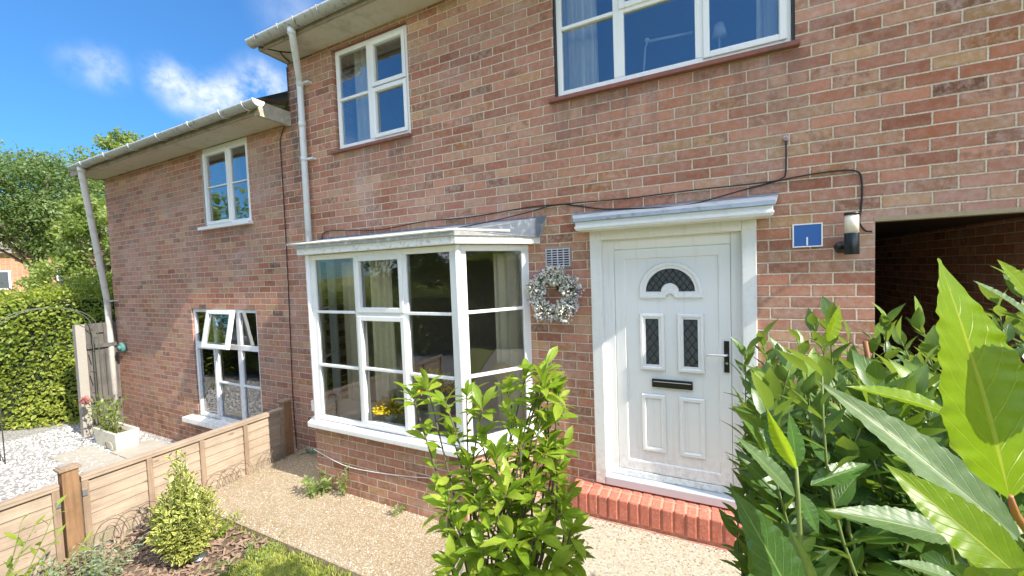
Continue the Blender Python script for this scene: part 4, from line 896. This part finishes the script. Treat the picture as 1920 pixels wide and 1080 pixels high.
# ---- foliage masses
HEDGE = leafmat('hedge_leaf', (.08,.15,.015), (.24,.32,.035), (.50,.53,.09), veins=False, trans=.35, rough=.5)
DARKG = leafmat('conifer_leaf', (.02,.045,.012), (.04,.075,.02), (.07,.11,.03), veins=False, trans=.2, rough=.6)
TREEG = leafmat('tree_leaf', (.06,.11,.035), (.13,.20,.06), (.27,.34,.11), veins=False, trans=.35, rough=.45)
TREEG2 = leafmat('tree_leaf_pale', (.12,.18,.04), (.22,.29,.06), (.36,.41,.12), veins=False, trans=.35, rough=.45)
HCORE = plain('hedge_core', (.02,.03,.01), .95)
def hedge(name, label, a, b, thick, z0, z1, nleaf, m, size=(.06,.11), cat='hedge', face_n=None, bumpy=.22):
    T = thing(name, label, cat); A = np.array([*a, 0.]); Bv = np.array([*b, 0.]); L = np.linalg.norm(Bv-A); u = (Bv-A)/L; nn = np.array([-u[1], u[0], 0])
    s = MB(); t = thick/2-.15; q = [A+u*.1-nn*t, Bv-u*.1-nn*t, Bv-u*.1+nn*t, A+u*.1+nn*t]; s.prism([tuple(v[:2]) for v in q], z0, z1-.2); s.build('core_block', HCORE, T)  # solid near-black block filling the hedge behind its leaves
    k = nleaf; side = rng.random(k); s_ = rng.random(k)*L; h = rng.random(k); P_ = np.zeros((k,3)); Nn = np.zeros((k,3))
    top = side < thick/(thick+2*(z1-z0)+.0)*.9; lat = ~top; sg = np.where(rng.random(k) < .5, -1, 1)
    dep = thick/2+bumpy*(np.sin(s_*3.1+h*4)+np.sin(s_*1.3+1)+np.sin(h*9+s_*6)*.6)*.5-rng.random(k)**2*.22
    P_[lat] = (A+u*s_[lat,None]+nn*(sg*dep)[lat,None]); P_[lat,2] = z0+h[lat]*(z1-z0+.05*np.sin(s_[lat]*2.7)); Nn[lat] = nn*sg[lat,None]
    P_[top] = A+u*s_[top,None]+nn*((rng.random(k)-.5)*thick)[top,None]; P_[top,2] = z1+(bumpy*.6*np.sin(s_*2.7+1)+.08*rng.normal(size=k))[top]; Nn[top] = UPV
    e = rng.random(k) < .12; P_[e] = (Bv+nn*((rng.random(k)-.5)*thick)[:,None]+u*(rng.random(k)*.15)[:,None])[e]; P_[e,2] = (z0+h*(z1-z0))[e]; Nn[e] = u
    D = Nn*.5+rdir(k)*.8+UPV*.15; leaves('foliage', leaf_tpl(1,.5,2,1,'ell',.2,.2), P_, D, Nn+rdir(k)*.5, rng.uniform(*size,k), m, T, rnd=np.clip(rng.random(k)*.7+.3*(np.sin(s_*2.2)+np.sin(h*6+s_))*.5+.15, 0, 1)); return T
def tree(name, label, base, height, crown, nleaf, m, size=(.09,.16), nclump=60, cat='tree', low=.3, seed=1, group=None):
    T = thing(name, label, cat, group=group); rs = np.random.default_rng(seed); random.seed(seed)
    s = MB(); bx, by, bz = base; top = Vector((bx, by, bz+height*.62)); twig(s, base, top, height*.035, height*.012, bend=.03)
    c = np.array([bx, by, bz+height*(low+1)/2]); rad = np.array([crown, crown, height*(1-low)/2])
    v = rs.normal(size=(nclump,3)); v /= np.linalg.norm(v,axis=1,keepdims=True); cl = c+v*rad*(rs.uniform(.35,1.,(nclump,1))**.6)*.88
    for q in cl[::3]: st_ = Vector(base).lerp(top, random.uniform(.6,1)); twig(s, st_, q, height*.010, height*.003, bend=.08, n=4, seg=5)
    s.build('trunk', BARK, T)
    per = nleaf//nclump; cr = crown*rs.uniform(.20,.36,nclump)
    P_ = np.concatenate([q+(lambda d: d/np.linalg.norm(d,axis=1,keepdims=True))(rs.normal(size=(per,3)))*r*(rs.random((per,1))**.45)*np.array([1.1,1.1,.75]) for q, r in zip(cl, cr)])
    k = len(P_); out = P_-np.repeat(cl, per, 0); out /= np.linalg.norm(out,axis=1,keepdims=True)+1e-6
    leaves('crown', leaf_tpl(1,.5,2,1), P_, out*.6+rdir(k)*.8, out+rdir(k)*.6+UPV*.4, rs.uniform(*size,k), m, T, rnd=np.clip(np.repeat(rs.random(nclump),per)*.55+rs.random(k)*.45,0,1)); return T
hedge('hedge', 'sunlit clipped yellow-green hedge at the left edge behind the arch', (-10.45,.55), (-13.0,-3.1), 1.0, GZ, -.05, 46000, HEDGE, (.03,.09))
hedge('hedge', 'dark evergreen hedge behind the grey board fence', (-13.5,3.2), (-9.6,3.0), 1.4, -2.6, .25, 9000, DARKG, (.08,.15))
tree('bushy_tree', 'bushy mid-green tree behind the hedge left of the neighbouring house', (*at(70,430,17.5)[:2],-2.6), 8.6, 3.0, 26000, TREEG, (.10,.17), 120, low=.44, seed=4)
tree('bushy_tree', 'pale green tree showing against the house corner behind the slanting downpipe', (*at(195,440,15.5)[:2],-2.6), 6.3, 1.5, 9000, TREEG2, (.11,.2), 50, low=.25, seed=9)
tree('bushy_tree', 'tall tree whose round top shows above the neighbouring gutter', (*at(228,300,22)[:2],-2.6), 11.7, 2.1, 11000, TREEG2, (.14,.24), 45, low=.5, seed=12)
tree('bushy_tree', 'low light green bush rising over the hedge beneath the big tree', (*at(120,500,15)[:2],-2.6), 4.4, 1.2, 6000, TREEG2, (.10,.17), 40, low=.25, seed=31)
# distant house
HF = thing('brick_house', 'distant orange brick house with a grey tiled roof, half hidden by the tree', 'house')
m, n, p, o = mat('far_tiles'); P = n.pos(); x, y, z = n.sep(P); r_ = n.m('FRACT', n.m('MULTIPLY', z, 5.)); c = n.mix(n.rng(r_, 0., .25, .6, 0.), (.22,.18,.155), (.10,.08,.07)); c = n.mix(n.rng(n.noise(P, 3.)[0], .4, .7, 0., .4), c, (.30,.26,.22)); n.put(p, 'Base Color', c); n.put(p, 'Roughness', .9); FT = m
fa = at(20, 560, 27); 
s = MB(); bx, by = fa.x, fa.y
Xh = Matrix.Translation((bx, by, 0)) @ Matrix.Rotation(math.radians(62), 4, 'Z')
s.box(-7, 5.0, 0, 8, -2.6, 2.55, B_FAR, X=Xh); s.build('wall', None, HF)
s = MB(); v = [(-7.4,-.4,2.45),(5.4,-.4,2.45),(5.4,4,5.6),(-7.4,4,5.6),(5.4,8.4,2.45),(-7.4,8.4,2.45)]; s.add(v, [(0,1,2,3),(3,2,4,5),(1,4,2),(0,3,5)], X=Xh); s.build('roof', FT, HF)
for (a, c_) in ((-1.2, .9), (2.2, .9), (-4.8, .9)):
    s = MB(); s.box(a, a+1.3, -.04, .02, c_-.9, c_+.4, PVC, X=Xh); wf = s.build('window', None, HF); s = MB(); s.box(a+.1, a+.62, -.05, -.041, c_-.8, c_+.3, X=Xh); s.box(a+.68, a+1.2, -.05, -.041, c_-.8, c_+.3, X=Xh); s.build('pane', plain('far_glass', (.05,.06,.07), .1), wf)
# across the street, behind the camera (seen only in the window reflections)
hedge('hedge', 'clipped hedge across the front of the garden reflected in the bay glass', (-14,-8.2), (5.0,-8.2), 1.0, -2.6, -.55, 16000, HEDGE, (.09,.16))
tree('broad_tree', 'dark tree reflected in the bay window', (-6.2,-12.0,-2.6), 6.6, 2.6, 9000, TREEG, (.16,.28), 50, low=.15, seed=21)
tree('broad_tree', 'broad tree reflected in the neighbouring window', (-11.5,-12.5,-2.6), 6.2, 2.9, 9000, TREEG, (.16,.28), 50, low=.12, seed=22)
tree('broad_tree', 'tree reflected in the side light of the bay', (-2.0,-12.5,-2.6), 6.3, 2.5, 8000, TREEG, (.16,.28), 45, low=.12, seed=23)

tree('broad_tree', 'wide tree beyond the left hedge reflected in the neighbouring windows', (-17.5,-5.2,-2.6), 6.2, 3.0, 9000, TREEG, (.16,.28), 50, low=.1, seed=24)
hedge('hedge', 'long hedge at the right-hand garden boundary reflected in the side light of the bay', (8.5,-9), (9.5,3), 1.2, -2.6, .6, 9000, HEDGE, (.10,.18))
tree('broad_tree', 'tree far to the right reflected in the side light of the bay', (15,-4.5,-2.6), 5.0, 3.0, 7000, TREEG, (.18,.3), 40, low=.1, seed=25)
hedge('hedge', 'shaded hedge at the front of the neighbouring yard, seen only in window reflections', (-12.2,-3.2), (-5.4,-3.4), .9, GZ, -.35, 16000, HEDGE, (.05,.09))
# ================================================================== GARDEN PLANTS
random.seed(11)
EUO = leafmat('variegated_leaf', (.20,.27,.05), (.28,.34,.06), (.40,.42,.08), veins=False, trans=.3, rough=.4, edge=(.80,.76,.25))
T = thing('golden_shrub', 'small upright golden variegated shrub in the bark bed by the fence', 'shrub')
BC = Vector((-3.46,-1.66,-2.06)); s = MB(); P_, D_ = [], []
def sprig(s, a, b, nl, P_, D_, spread=.5, r0=.005, r1=.002, start=.15, m=None):
    pts = twig(s, a, b, r0, r1, m); ax = (Vector(b)-Vector(a)).normalized()
    for k in range(nl):
        t = start+(1-start)*k/max(1, nl-1); i = min(int(t*(len(pts)-1)), len(pts)-2); f_ = t*(len(pts)-1)-i; q = pts[i].lerp(pts[i+1], f_)
        g_ = k*2.4+random.uniform(-.4,.4); e1 = ax.cross(Vector((.3,.9,.1))).normalized(); e2 = ax.cross(e1)
        rad = e1*math.cos(g_)+e2*math.sin(g_); P_.append(tuple(q)); D_.append(tuple(rad*(1-.55*t*0)+ax*(spread+.9*t*t)))
    return pts
for i in range(120):
    a = random.uniform(0, 6.28); rr = random.random()**.5; ex = Vector((math.cos(a)*.235*rr, math.sin(a)*.22*rr, 0)); hh = .30+.40*(1-rr*rr)*random.uniform(.7,1.05)
    if i < 9: hh = random.uniform(.68,.84); ex = Vector((random.uniform(-.14,.17), random.uniform(-.12,.1), 0))
    sprig(s, BC+ex*.25+Vector((0,0,.02)), BC+ex+Vector((0,0,hh)), 26, P_, D_, .35)
s.build('stems', STEMG, T); k = len(P_); leaves('foliage', leaf_tpl(1,.52,2,1,'obov',.15,.1), np.array(P_), np.array(D_)+rdir(k)*.25, np.tile(UPV,(k,1))+rdir(k)*.5, rng.uniform(.036,.056,k), EUO, T)
# silvery plants, weeds
def tuft(name, label, c, r, h, nstem, nl, m, lsz, cat='plant', w=.35, shape='ell', base='stems', zz=None):
    T = thing(name, label, cat); s = MB(); P_, D_ = [], []
    for i in range(nstem):
        a = random.uniform(0, 6.28); rr = random.random()**.6*r; zc = c[2]
        sprig(s, (c[0]+math.cos(a)*rr*.35, c[1]+math.sin(a)*rr*.35, zc), (c[0]+math.cos(a)*rr, c[1]+math.sin(a)*rr, zc+h*random.uniform(.45,1)), nl, P_, D_, .3, .003, .0015)
    s.build(base, STEMG, T); k = len(P_); leaves('foliage', leaf_tpl(1,w,3,1,shape,.2,.25), np.array(P_), np.array(D_)+rdir(k)*.3, np.tile(UPV,(k,1))+rdir(k)*.4, rng.uniform(*lsz,k), m, T); return T
SILV = leafmat('silver_leaf', (.20,.27,.17), (.30,.38,.26), (.42,.48,.36), veins=False, trans=.3, rough=.7)
WEED = leafmat('weed_leaf', (.16,.24,.06), (.26,.36,.10), (.38,.46,.20), veins=False, trans=.4, rough=.55)
ORNG = leafmat('orange_leaf', (.20,.20,.04), (.40,.26,.05), (.50,.20,.04), veins=False, trans=.4, rough=.55)
YG = leafmat('lime_leaf', (.18,.28,.03), (.30,.40,.05), (.42,.50,.08), veins=False, trans=.45, rough=.5)
tuft('silver_plant', 'sprawling silvery-green plant at the foot of the nearer fence post', (-3.83,-2.08,-2.07), .34, .30, 60, 16, SILV, (.02,.04))
tuft('silver_plant', 'sprawling silvery-green plant in the bottom left corner before the fence', (-3.86,-2.48,-2.07), .36, .30, 60, 16, SILV, (.02,.045))
tuft('weed', 'leafy grey-green weed at the left corner of the bay brickwork', (-3.33,-.66,-2.03), .15, .16, 16, 12, WEED, (.035,.07), 'weed')
tuft('weed', 'upright green weed against the bay brickwork beside the larger one', (-3.08,-.60,-2.03), .05, .26, 5, 16, WEED, (.03,.05), 'weed')
tuft('weed', 'tiny weed growing where the path meets the middle of the bay brickwork', (-2.38,-.62,-2.02), .08, .09, 6, 8, WEED, (.02,.045), 'weed')
tuft('low_plant', 'low green plant between the bark bed and the path corner', (-3.62,-1.36,-2.07), .22, .12, 26, 9, YG, (.02,.045), 'plant')
tuft('low_plant', 'low patch of green and orange leaves beside the round garden light', (-3.05,-1.98,-2.07), .22, .12, 26, 9, ORNG, (.02,.04), 'plant')
tuft('low_plant', 'scattered green weeds on the bark bed next to the lawn', (-3.10,-1.45,-2.07), .30, .08, 24, 8, WEED, (.02,.04), 'plant')
T = thing('lime_leaf_plant', 'lime green leafy stems leaning in at the left edge before the fence', 'plant'); s = MB(); P_, D_ = [], []
for i in range(8): sprig(s, (-3.62,-2.62,-2.05), (-3.62+random.uniform(-.15,.3), -2.40+random.uniform(-.15,.25), -1.45+random.uniform(-.2,.15)), 14, P_, D_, .3)
s.build('stems', STEMG, T); k = len(P_); leaves('foliage', leaf_tpl(1,.33,3,1), np.array(P_), np.array(D_), np.tile(UPV,(k,1))+rdir(k)*.4, rng.uniform(.05,.08,k), YG, T)
T = thing('garden_light', 'round solar garden light set flat in the bark bed', 'light'); q = onz(373,1045,-2.04)
s = MB(); s.tube([(q.x,q.y,-2.06),(q.x,q.y,-2.025)], .055, None, 20); s.build('rim', CHROME, T); s = MB(); s.tube([(q.x,q.y,-2.026),(q.x,q.y,-2.020)], .044, None, 20); s.build('lens', plain('light_lens', (.07,.08,.08), .1), T)

# ---- the leafy shrub in the middle foreground
random.seed(5)
MAG = leafmat('shrub_leaf', (.17,.30,.015), (.31,.46,.03), (.52,.62,.08), vein=(.50,.62,.16), trans=.45, rough=.33)
T = thing('leafy_shrub', 'bright green leafy shrub standing in front of the bay window and the step', 'shrub')
s = MB(); P_, D_ = [], []; base = Vector((-.78,-1.72,-2.03))
def rosette(tip, ax, n, P_, D_, spread=1.):
    e1 = ax.cross(Vector((.31,.8,.2))).normalized(); e2 = ax.cross(e1)
    for k in range(n):
        g_ = k*2.4+random.uniform(-.3,.3); el = .25+.75*k/n; rad = e1*math.cos(g_)+e2*math.sin(g_)
        P_.append(tuple(tip-ax*(.035*(1-k/n)))); D_.append(tuple(rad*spread*(1.15-el)+ax*el*1.0+Vector((0,0,.12))))
tipspec = []
for (px, py, d_) in [(800,712,1.62),(775,735,1.60),(835,745,1.55),(875,730,1.66),(905,755,1.60),(950,722,1.66),(985,700,1.60),(1022,678,1.58),(1045,715,1.56),(1000,745,1.5),(1040,770,1.6),(960,780,1.5),(900,810,1.6),(845,800,1.7),
                     (1030,830,1.52),(985,840,1.6),(930,850,1.45),(880,870,1.55),(825,905,1.55),(840,935,1.45),(1045,880,1.5),(1000,905,1.42),(950,915,1.38),(900,935,1.42),(860,985,1.42),(1055,950,1.42),(1070,985,1.4),(1010,990,1.32),(960,1000,1.30),
                     (905,1020,1.35),(850,1050,1.38),(1030,1060,1.32),(980,1070,1.3),(925,1090,1.32),(1075,1030,1.42),(830,1075,1.45),(1000,1120,1.35),(900,1140,1.35),(955,955,1.5),(890,905,1.5),(1010,795,1.48),(935,885,1.6),(1060,925,1.55),(985,950,1.5)]+[(random.uniform(840,1080), random.uniform(850,1110), random.uniform(1.3,1.65)) for _ in range(3)]+[(random.uniform(960,1060), random.uniform(700,850), random.uniform(1.45,1.65)) for _ in range(8)]:
    tip = at(px, py+8, d_); tipspec.append(tip)
trunks = [base+Vector((random.uniform(-.06,.06), random.uniform(-.06,.06), 0)) for _ in range(4)]
mids = []
for i, tb in enumerate(trunks):
    mid = base+Vector(((-.16,.12,-.02,.05)[i], (.05,.02,-.08,.10)[i], .75)); mids.append(mid); twig(s, tb, mid, .011, .008, bend=.05)
for i, tip in enumerate(tipspec):
    st_ = min(mids, key=lambda q: (q-tip).length+random.uniform(0,.1)); st0 = st_ + Vector((0,0,random.uniform(-.25,0))) if tip.z > st_.z-.1 else base+Vector((0,0,random.uniform(.25,.55)))
    pts = twig(s, st0, tip, .006, .0025, bend=.08, n=6); ax = (pts[-1]-pts[-2]).normalized(); ax = (ax+Vector((0,0,.35))).normalized()
    rosette(tip, ax, random.randint(8, 11), P_, D_)
    for k in (2,3,4,5):
        for _ in range(3 if k > 2 else 2):
            q = pts[k].lerp(pts[min(k+1, 6)], random.random()); r_ = Vector((random.uniform(-1,1), random.uniform(-1,1), random.uniform(-.1,.7))).normalized(); P_.append(tuple(q)); D_.append(tuple(r_+ax*.4))
s.build('stems', BARK, T); k = len(P_)
leaves('foliage', leaf_tpl(1,.34,6,1,'obov',.34,.30,.06,3), np.array(P_), np.array(D_)*np.array([1,1,.75])+rdir(k)*.28, np.tile(UPV,(k,1))+rdir(k)*.45, rng.uniform(.045,.118,k), MAG, T)

# ---- the bay laurel at the right, right under the camera
random.seed(3)
BAYL = leafmat('laurel_leaf', (.035,.10,.025), (.075,.175,.035), (.30,.44,.05), vein=(.28,.42,.12), trans=.36, rough=.33, back=(.14,.24,.07))
T = thing('bay_laurel', 'large bay laurel bush filling the lower right foreground', 'shrub')
s = MB(); P_, D_ = [], []; R_ = []
ends = []
def bush_tip(px, py, d_, n=None): ends.append((at(px, py, d_), n or random.randint(17, 22)))
tops = [(1400,660,1.25),(1428,640,1.2),(1412,720,1.2),(1440,700,1.05),(1395,775,1.15),(1420,800,1.0),(1400,850,1.1),(1395,905,1.1),(1405,960,1.05),(1400,1010,1.0),(1470,690,1.25),(1500,640,1.2),(1525,610,1.05),(1560,600,.95),
        (1590,640,1.1),(1600,690,1.0),(1640,630,1.25),(1662,600,1.15),(1690,640,1.2),(1720,610,1.1),(1740,660,1.0),(1780,640,1.1),(1830,600,1.2),(1870,570,1.0),(1900,610,1.1),(1860,650,.9),(1905,530,.9),(1550,720,1.0)]
for t_ in tops: bush_tip(*t_)
for _ in range(300):
    px = random.uniform(1420, 1935); py = random.uniform(690, 1120); d_ = random.uniform(.62, 1.45); bush_tip(px, py, d_)
for (tip, nl) in ends:
    root = Vector((tip.x*1.0+random.uniform(-.05,.05)+.05, tip.y+random.uniform(-.05,.05), tip.z-random.uniform(.28,.42)))
    pts = twig(s, root, tip, .0032, .0015, bend=.12, n=6); ax = (tip-root).normalized(); e1 = ax.cross(Vector((.31,.8,.2))).normalized(); e2 = ax.cross(e1)
    for k in range(nl):
        t = .08+.92*k/(nl-1); i = min(int(t*6), 5); q = pts[i].lerp(pts[i+1], t*6-i); g_ = k*2.4+random.uniform(-.4,.4); rad = e1*math.cos(g_)+e2*math.sin(g_)
        P_.append(tuple(q)); D_.append(tuple(rad*(.95-.45*t*t)+ax*(.62+.45*t*t))); R_.append(min(1, max(0, random.random()*.55+(.45 if t > .8 else 0))))
for i in range(10):                                          # the main stems down to the soil
    b_ = Vector((random.uniform(.35,1.1), random.uniform(-1.9,-1.3), -2.05)); twig(s, b_, b_+Vector((random.uniform(-.12,.12), random.uniform(-.1,.1), 1.3)), .007, .004, bend=.08)
s.build('stems', STEMG, T); k = len(P_)
leaves('foliage', leaf_tpl(1,.40,8,1,'lance',.25,.18,.08,5), np.array(P_), np.array(D_)+rdir(k)*.25, np.tile(UPV,(k,1))+rdir(k)*.45, rng.uniform(.050,.086,k), BAYL, T, rnd=np.array(R_))
# deep inner leaves so the bush is dark inside, down to the ground
n_ = 2600; q = np.stack([rng.uniform(.10,1.6,n_), rng.uniform(-2.25,-1.15,n_), rng.uniform(-2.0,-.45,n_)],1); ok = q[:,0] > .10+.28*(q[:,1]+2.3)*.3; q = q[ok]
leaves('inner_foliage', leaf_tpl(1,.36,4,1,'lance',.25,.14), q, rdir(len(q))+UPV*.3, np.tile(UPV,(len(q),1))+rdir(len(q))*.5, rng.uniform(.07,.10,len(q)), BAYL, T, rnd=rng.random(len(q))*.4)
# the few leaves nearest the lens, each on its own twig
HERO = leaf_tpl(1,.40,80,4,'lance',.18,.09,.06,11); HEROW = leaf_tpl(1,.80,110,6,'acum',.10,.05,.028,14); HERON = leaf_tpl(1,.25,80,4,'lance',.30,.10,.07,13)
LEAFY = leafmat('young_laurel_leaf', (.20,.36,.008), (.28,.46,.01), (.38,.54,.02), vein=(.66,.70,.08), trans=.6, rough=.35)
LEAFG = leafmat('glossy_laurel_leaf', (.07,.13,.045), (.10,.17,.06), (.14,.22,.08), vein=(.34,.42,.14), trans=.25, rough=.42)
twigs = MB()
def shade_leaf():
    c_ = at(1850,740,.235)-SUNV*.075; d_ = (RR*.95+UU*.25+_f*.25).normalized()
    leaves('large_leaf', HERO, np.array([tuple(c_-d_*.05)]), np.array([tuple(d_)]), np.array([tuple(SUNV*-1+UU*.1)]), np.array([.115]), LEAFG, T, rnd=np.array([.3]))
def hero(tpl, a, b, da, db, m, nrm, rnd=.5):
    A = at(*a, da); Bq = at(*b, db); L = (Bq-A).length
    leaves('large_leaf', tpl, np.array([tuple(A)]), np.array([tuple(Bq-A)]), np.array([nrm]), np.array([L]), m, T, rnd=np.array([rnd]))
vw = -_f
shade_leaf()
hero(HEROW, (1893,935), (1786,478), .215, .245, LEAFY, tuple(vw+RR*.30), .5)
hero(HERO, (1935,1100), (1672,868), .26, .30, LEAFY, tuple(vw*1.+UU*.5-RR*.2), .35)
hero(HERON, (1915,1015), (1555,705), .30, .36, LEAFG, tuple(vw*.8+UU*.6-RR*.1), .8)
hero(HERO, (1500,1150), (1390,925), .40, .40, BAYL, tuple(vw*.9+RR*.3), .1)
hero(HERON, (1530,1110), (1478,995), .42, .42, LEAFG, tuple(vw*.7-RR*.6), .9)
hero(HERO, (1493,878), (1487,775), .58, .58, BAYL, tuple(vw+RR*.2), .5)
hero(HERO, (1493,878), (1425,800), .58, .60, BAYL, tuple(vw+UU*.2), .1)
hero(HERON, (1493,880), (1432,772), .57, .57, LEAFY, tuple(vw*.4-RR*.8), .8)
hero(HERON, (1490,930), (1390,815), .56, .56, LEAFG, tuple(vw*.6+UU*.6), .4)
hero(HERO, (1500,925), (1540,1005), .58, .56, BAYL, tuple(vw+UU*.2), .5)
hero(HERO, (1552,640), (1580,572), .82, .82, LEAFY, tuple(vw+RR*.1), .9)
hero(HERON, (1795,1010), (1560,945), .50, .50, LEAFG, tuple(vw*.5+UU*.8), .5)
hero(HERON, (1780,775), (1600,712), .60, .60, LEAFY, tuple(vw*.5+UU*.8), .6)
hero(HERO, (1935,560), (1880,485), .42, .42, LEAFY, tuple(vw+UU*.2), .8)
hero(HERON, (1935,600), (1840,520), .55, .55, LEAFG, tuple(vw*.6+UU*.6), .9)
hero(HERON, (1520,910), (1640,860), .60, .62, BAYL, tuple(vw*.4+UU*.8), .5)
hero(HERON, (1800,1090), (1680,1045), .45, .45, LEAFG, tuple(vw*.4+UU*.9), .9)
hero(HERO, (1960,1000), (1935,1150), .2, .22, LEAFY, tuple(vw), .5)
twigs.tube([at(1493,875,.58), at(1497,940,.575), at(1500,1010,.57), at(1495,1120,.6)], [.0022,.003,.0035,.004], STEMG, 7)
twigs.build('twig', None, T); twigs = MB()
twigs.tube([at(1893,930,.215), at(1905,965,.22), at(1935,1010,.24), at(2000,1100,.27)], [.0014,.0019,.002,.0024], plain('red_twig', (.40,.16,.05), .5), 8)
twigs.build('twig', None, T); twigs = MB()
twigs.tube([at(1912,1010,.30), at(1960,1060,.31)], .0015, STEMG, 6)
twigs.build('twig', None, T)
s = MB(); s.tube([at(1622,640,1.1), at(1632,700,1.1), at(1645,760,1.1), at(1655,860,1.12)], [.006,.0062,.0065,.007], None, 8)
tag(s.build('garden_cane', plain('rusty_cane', (.28,.10,.04), .6, .2)), 'rusty brown cane standing upright in the laurel bush', 'cane')
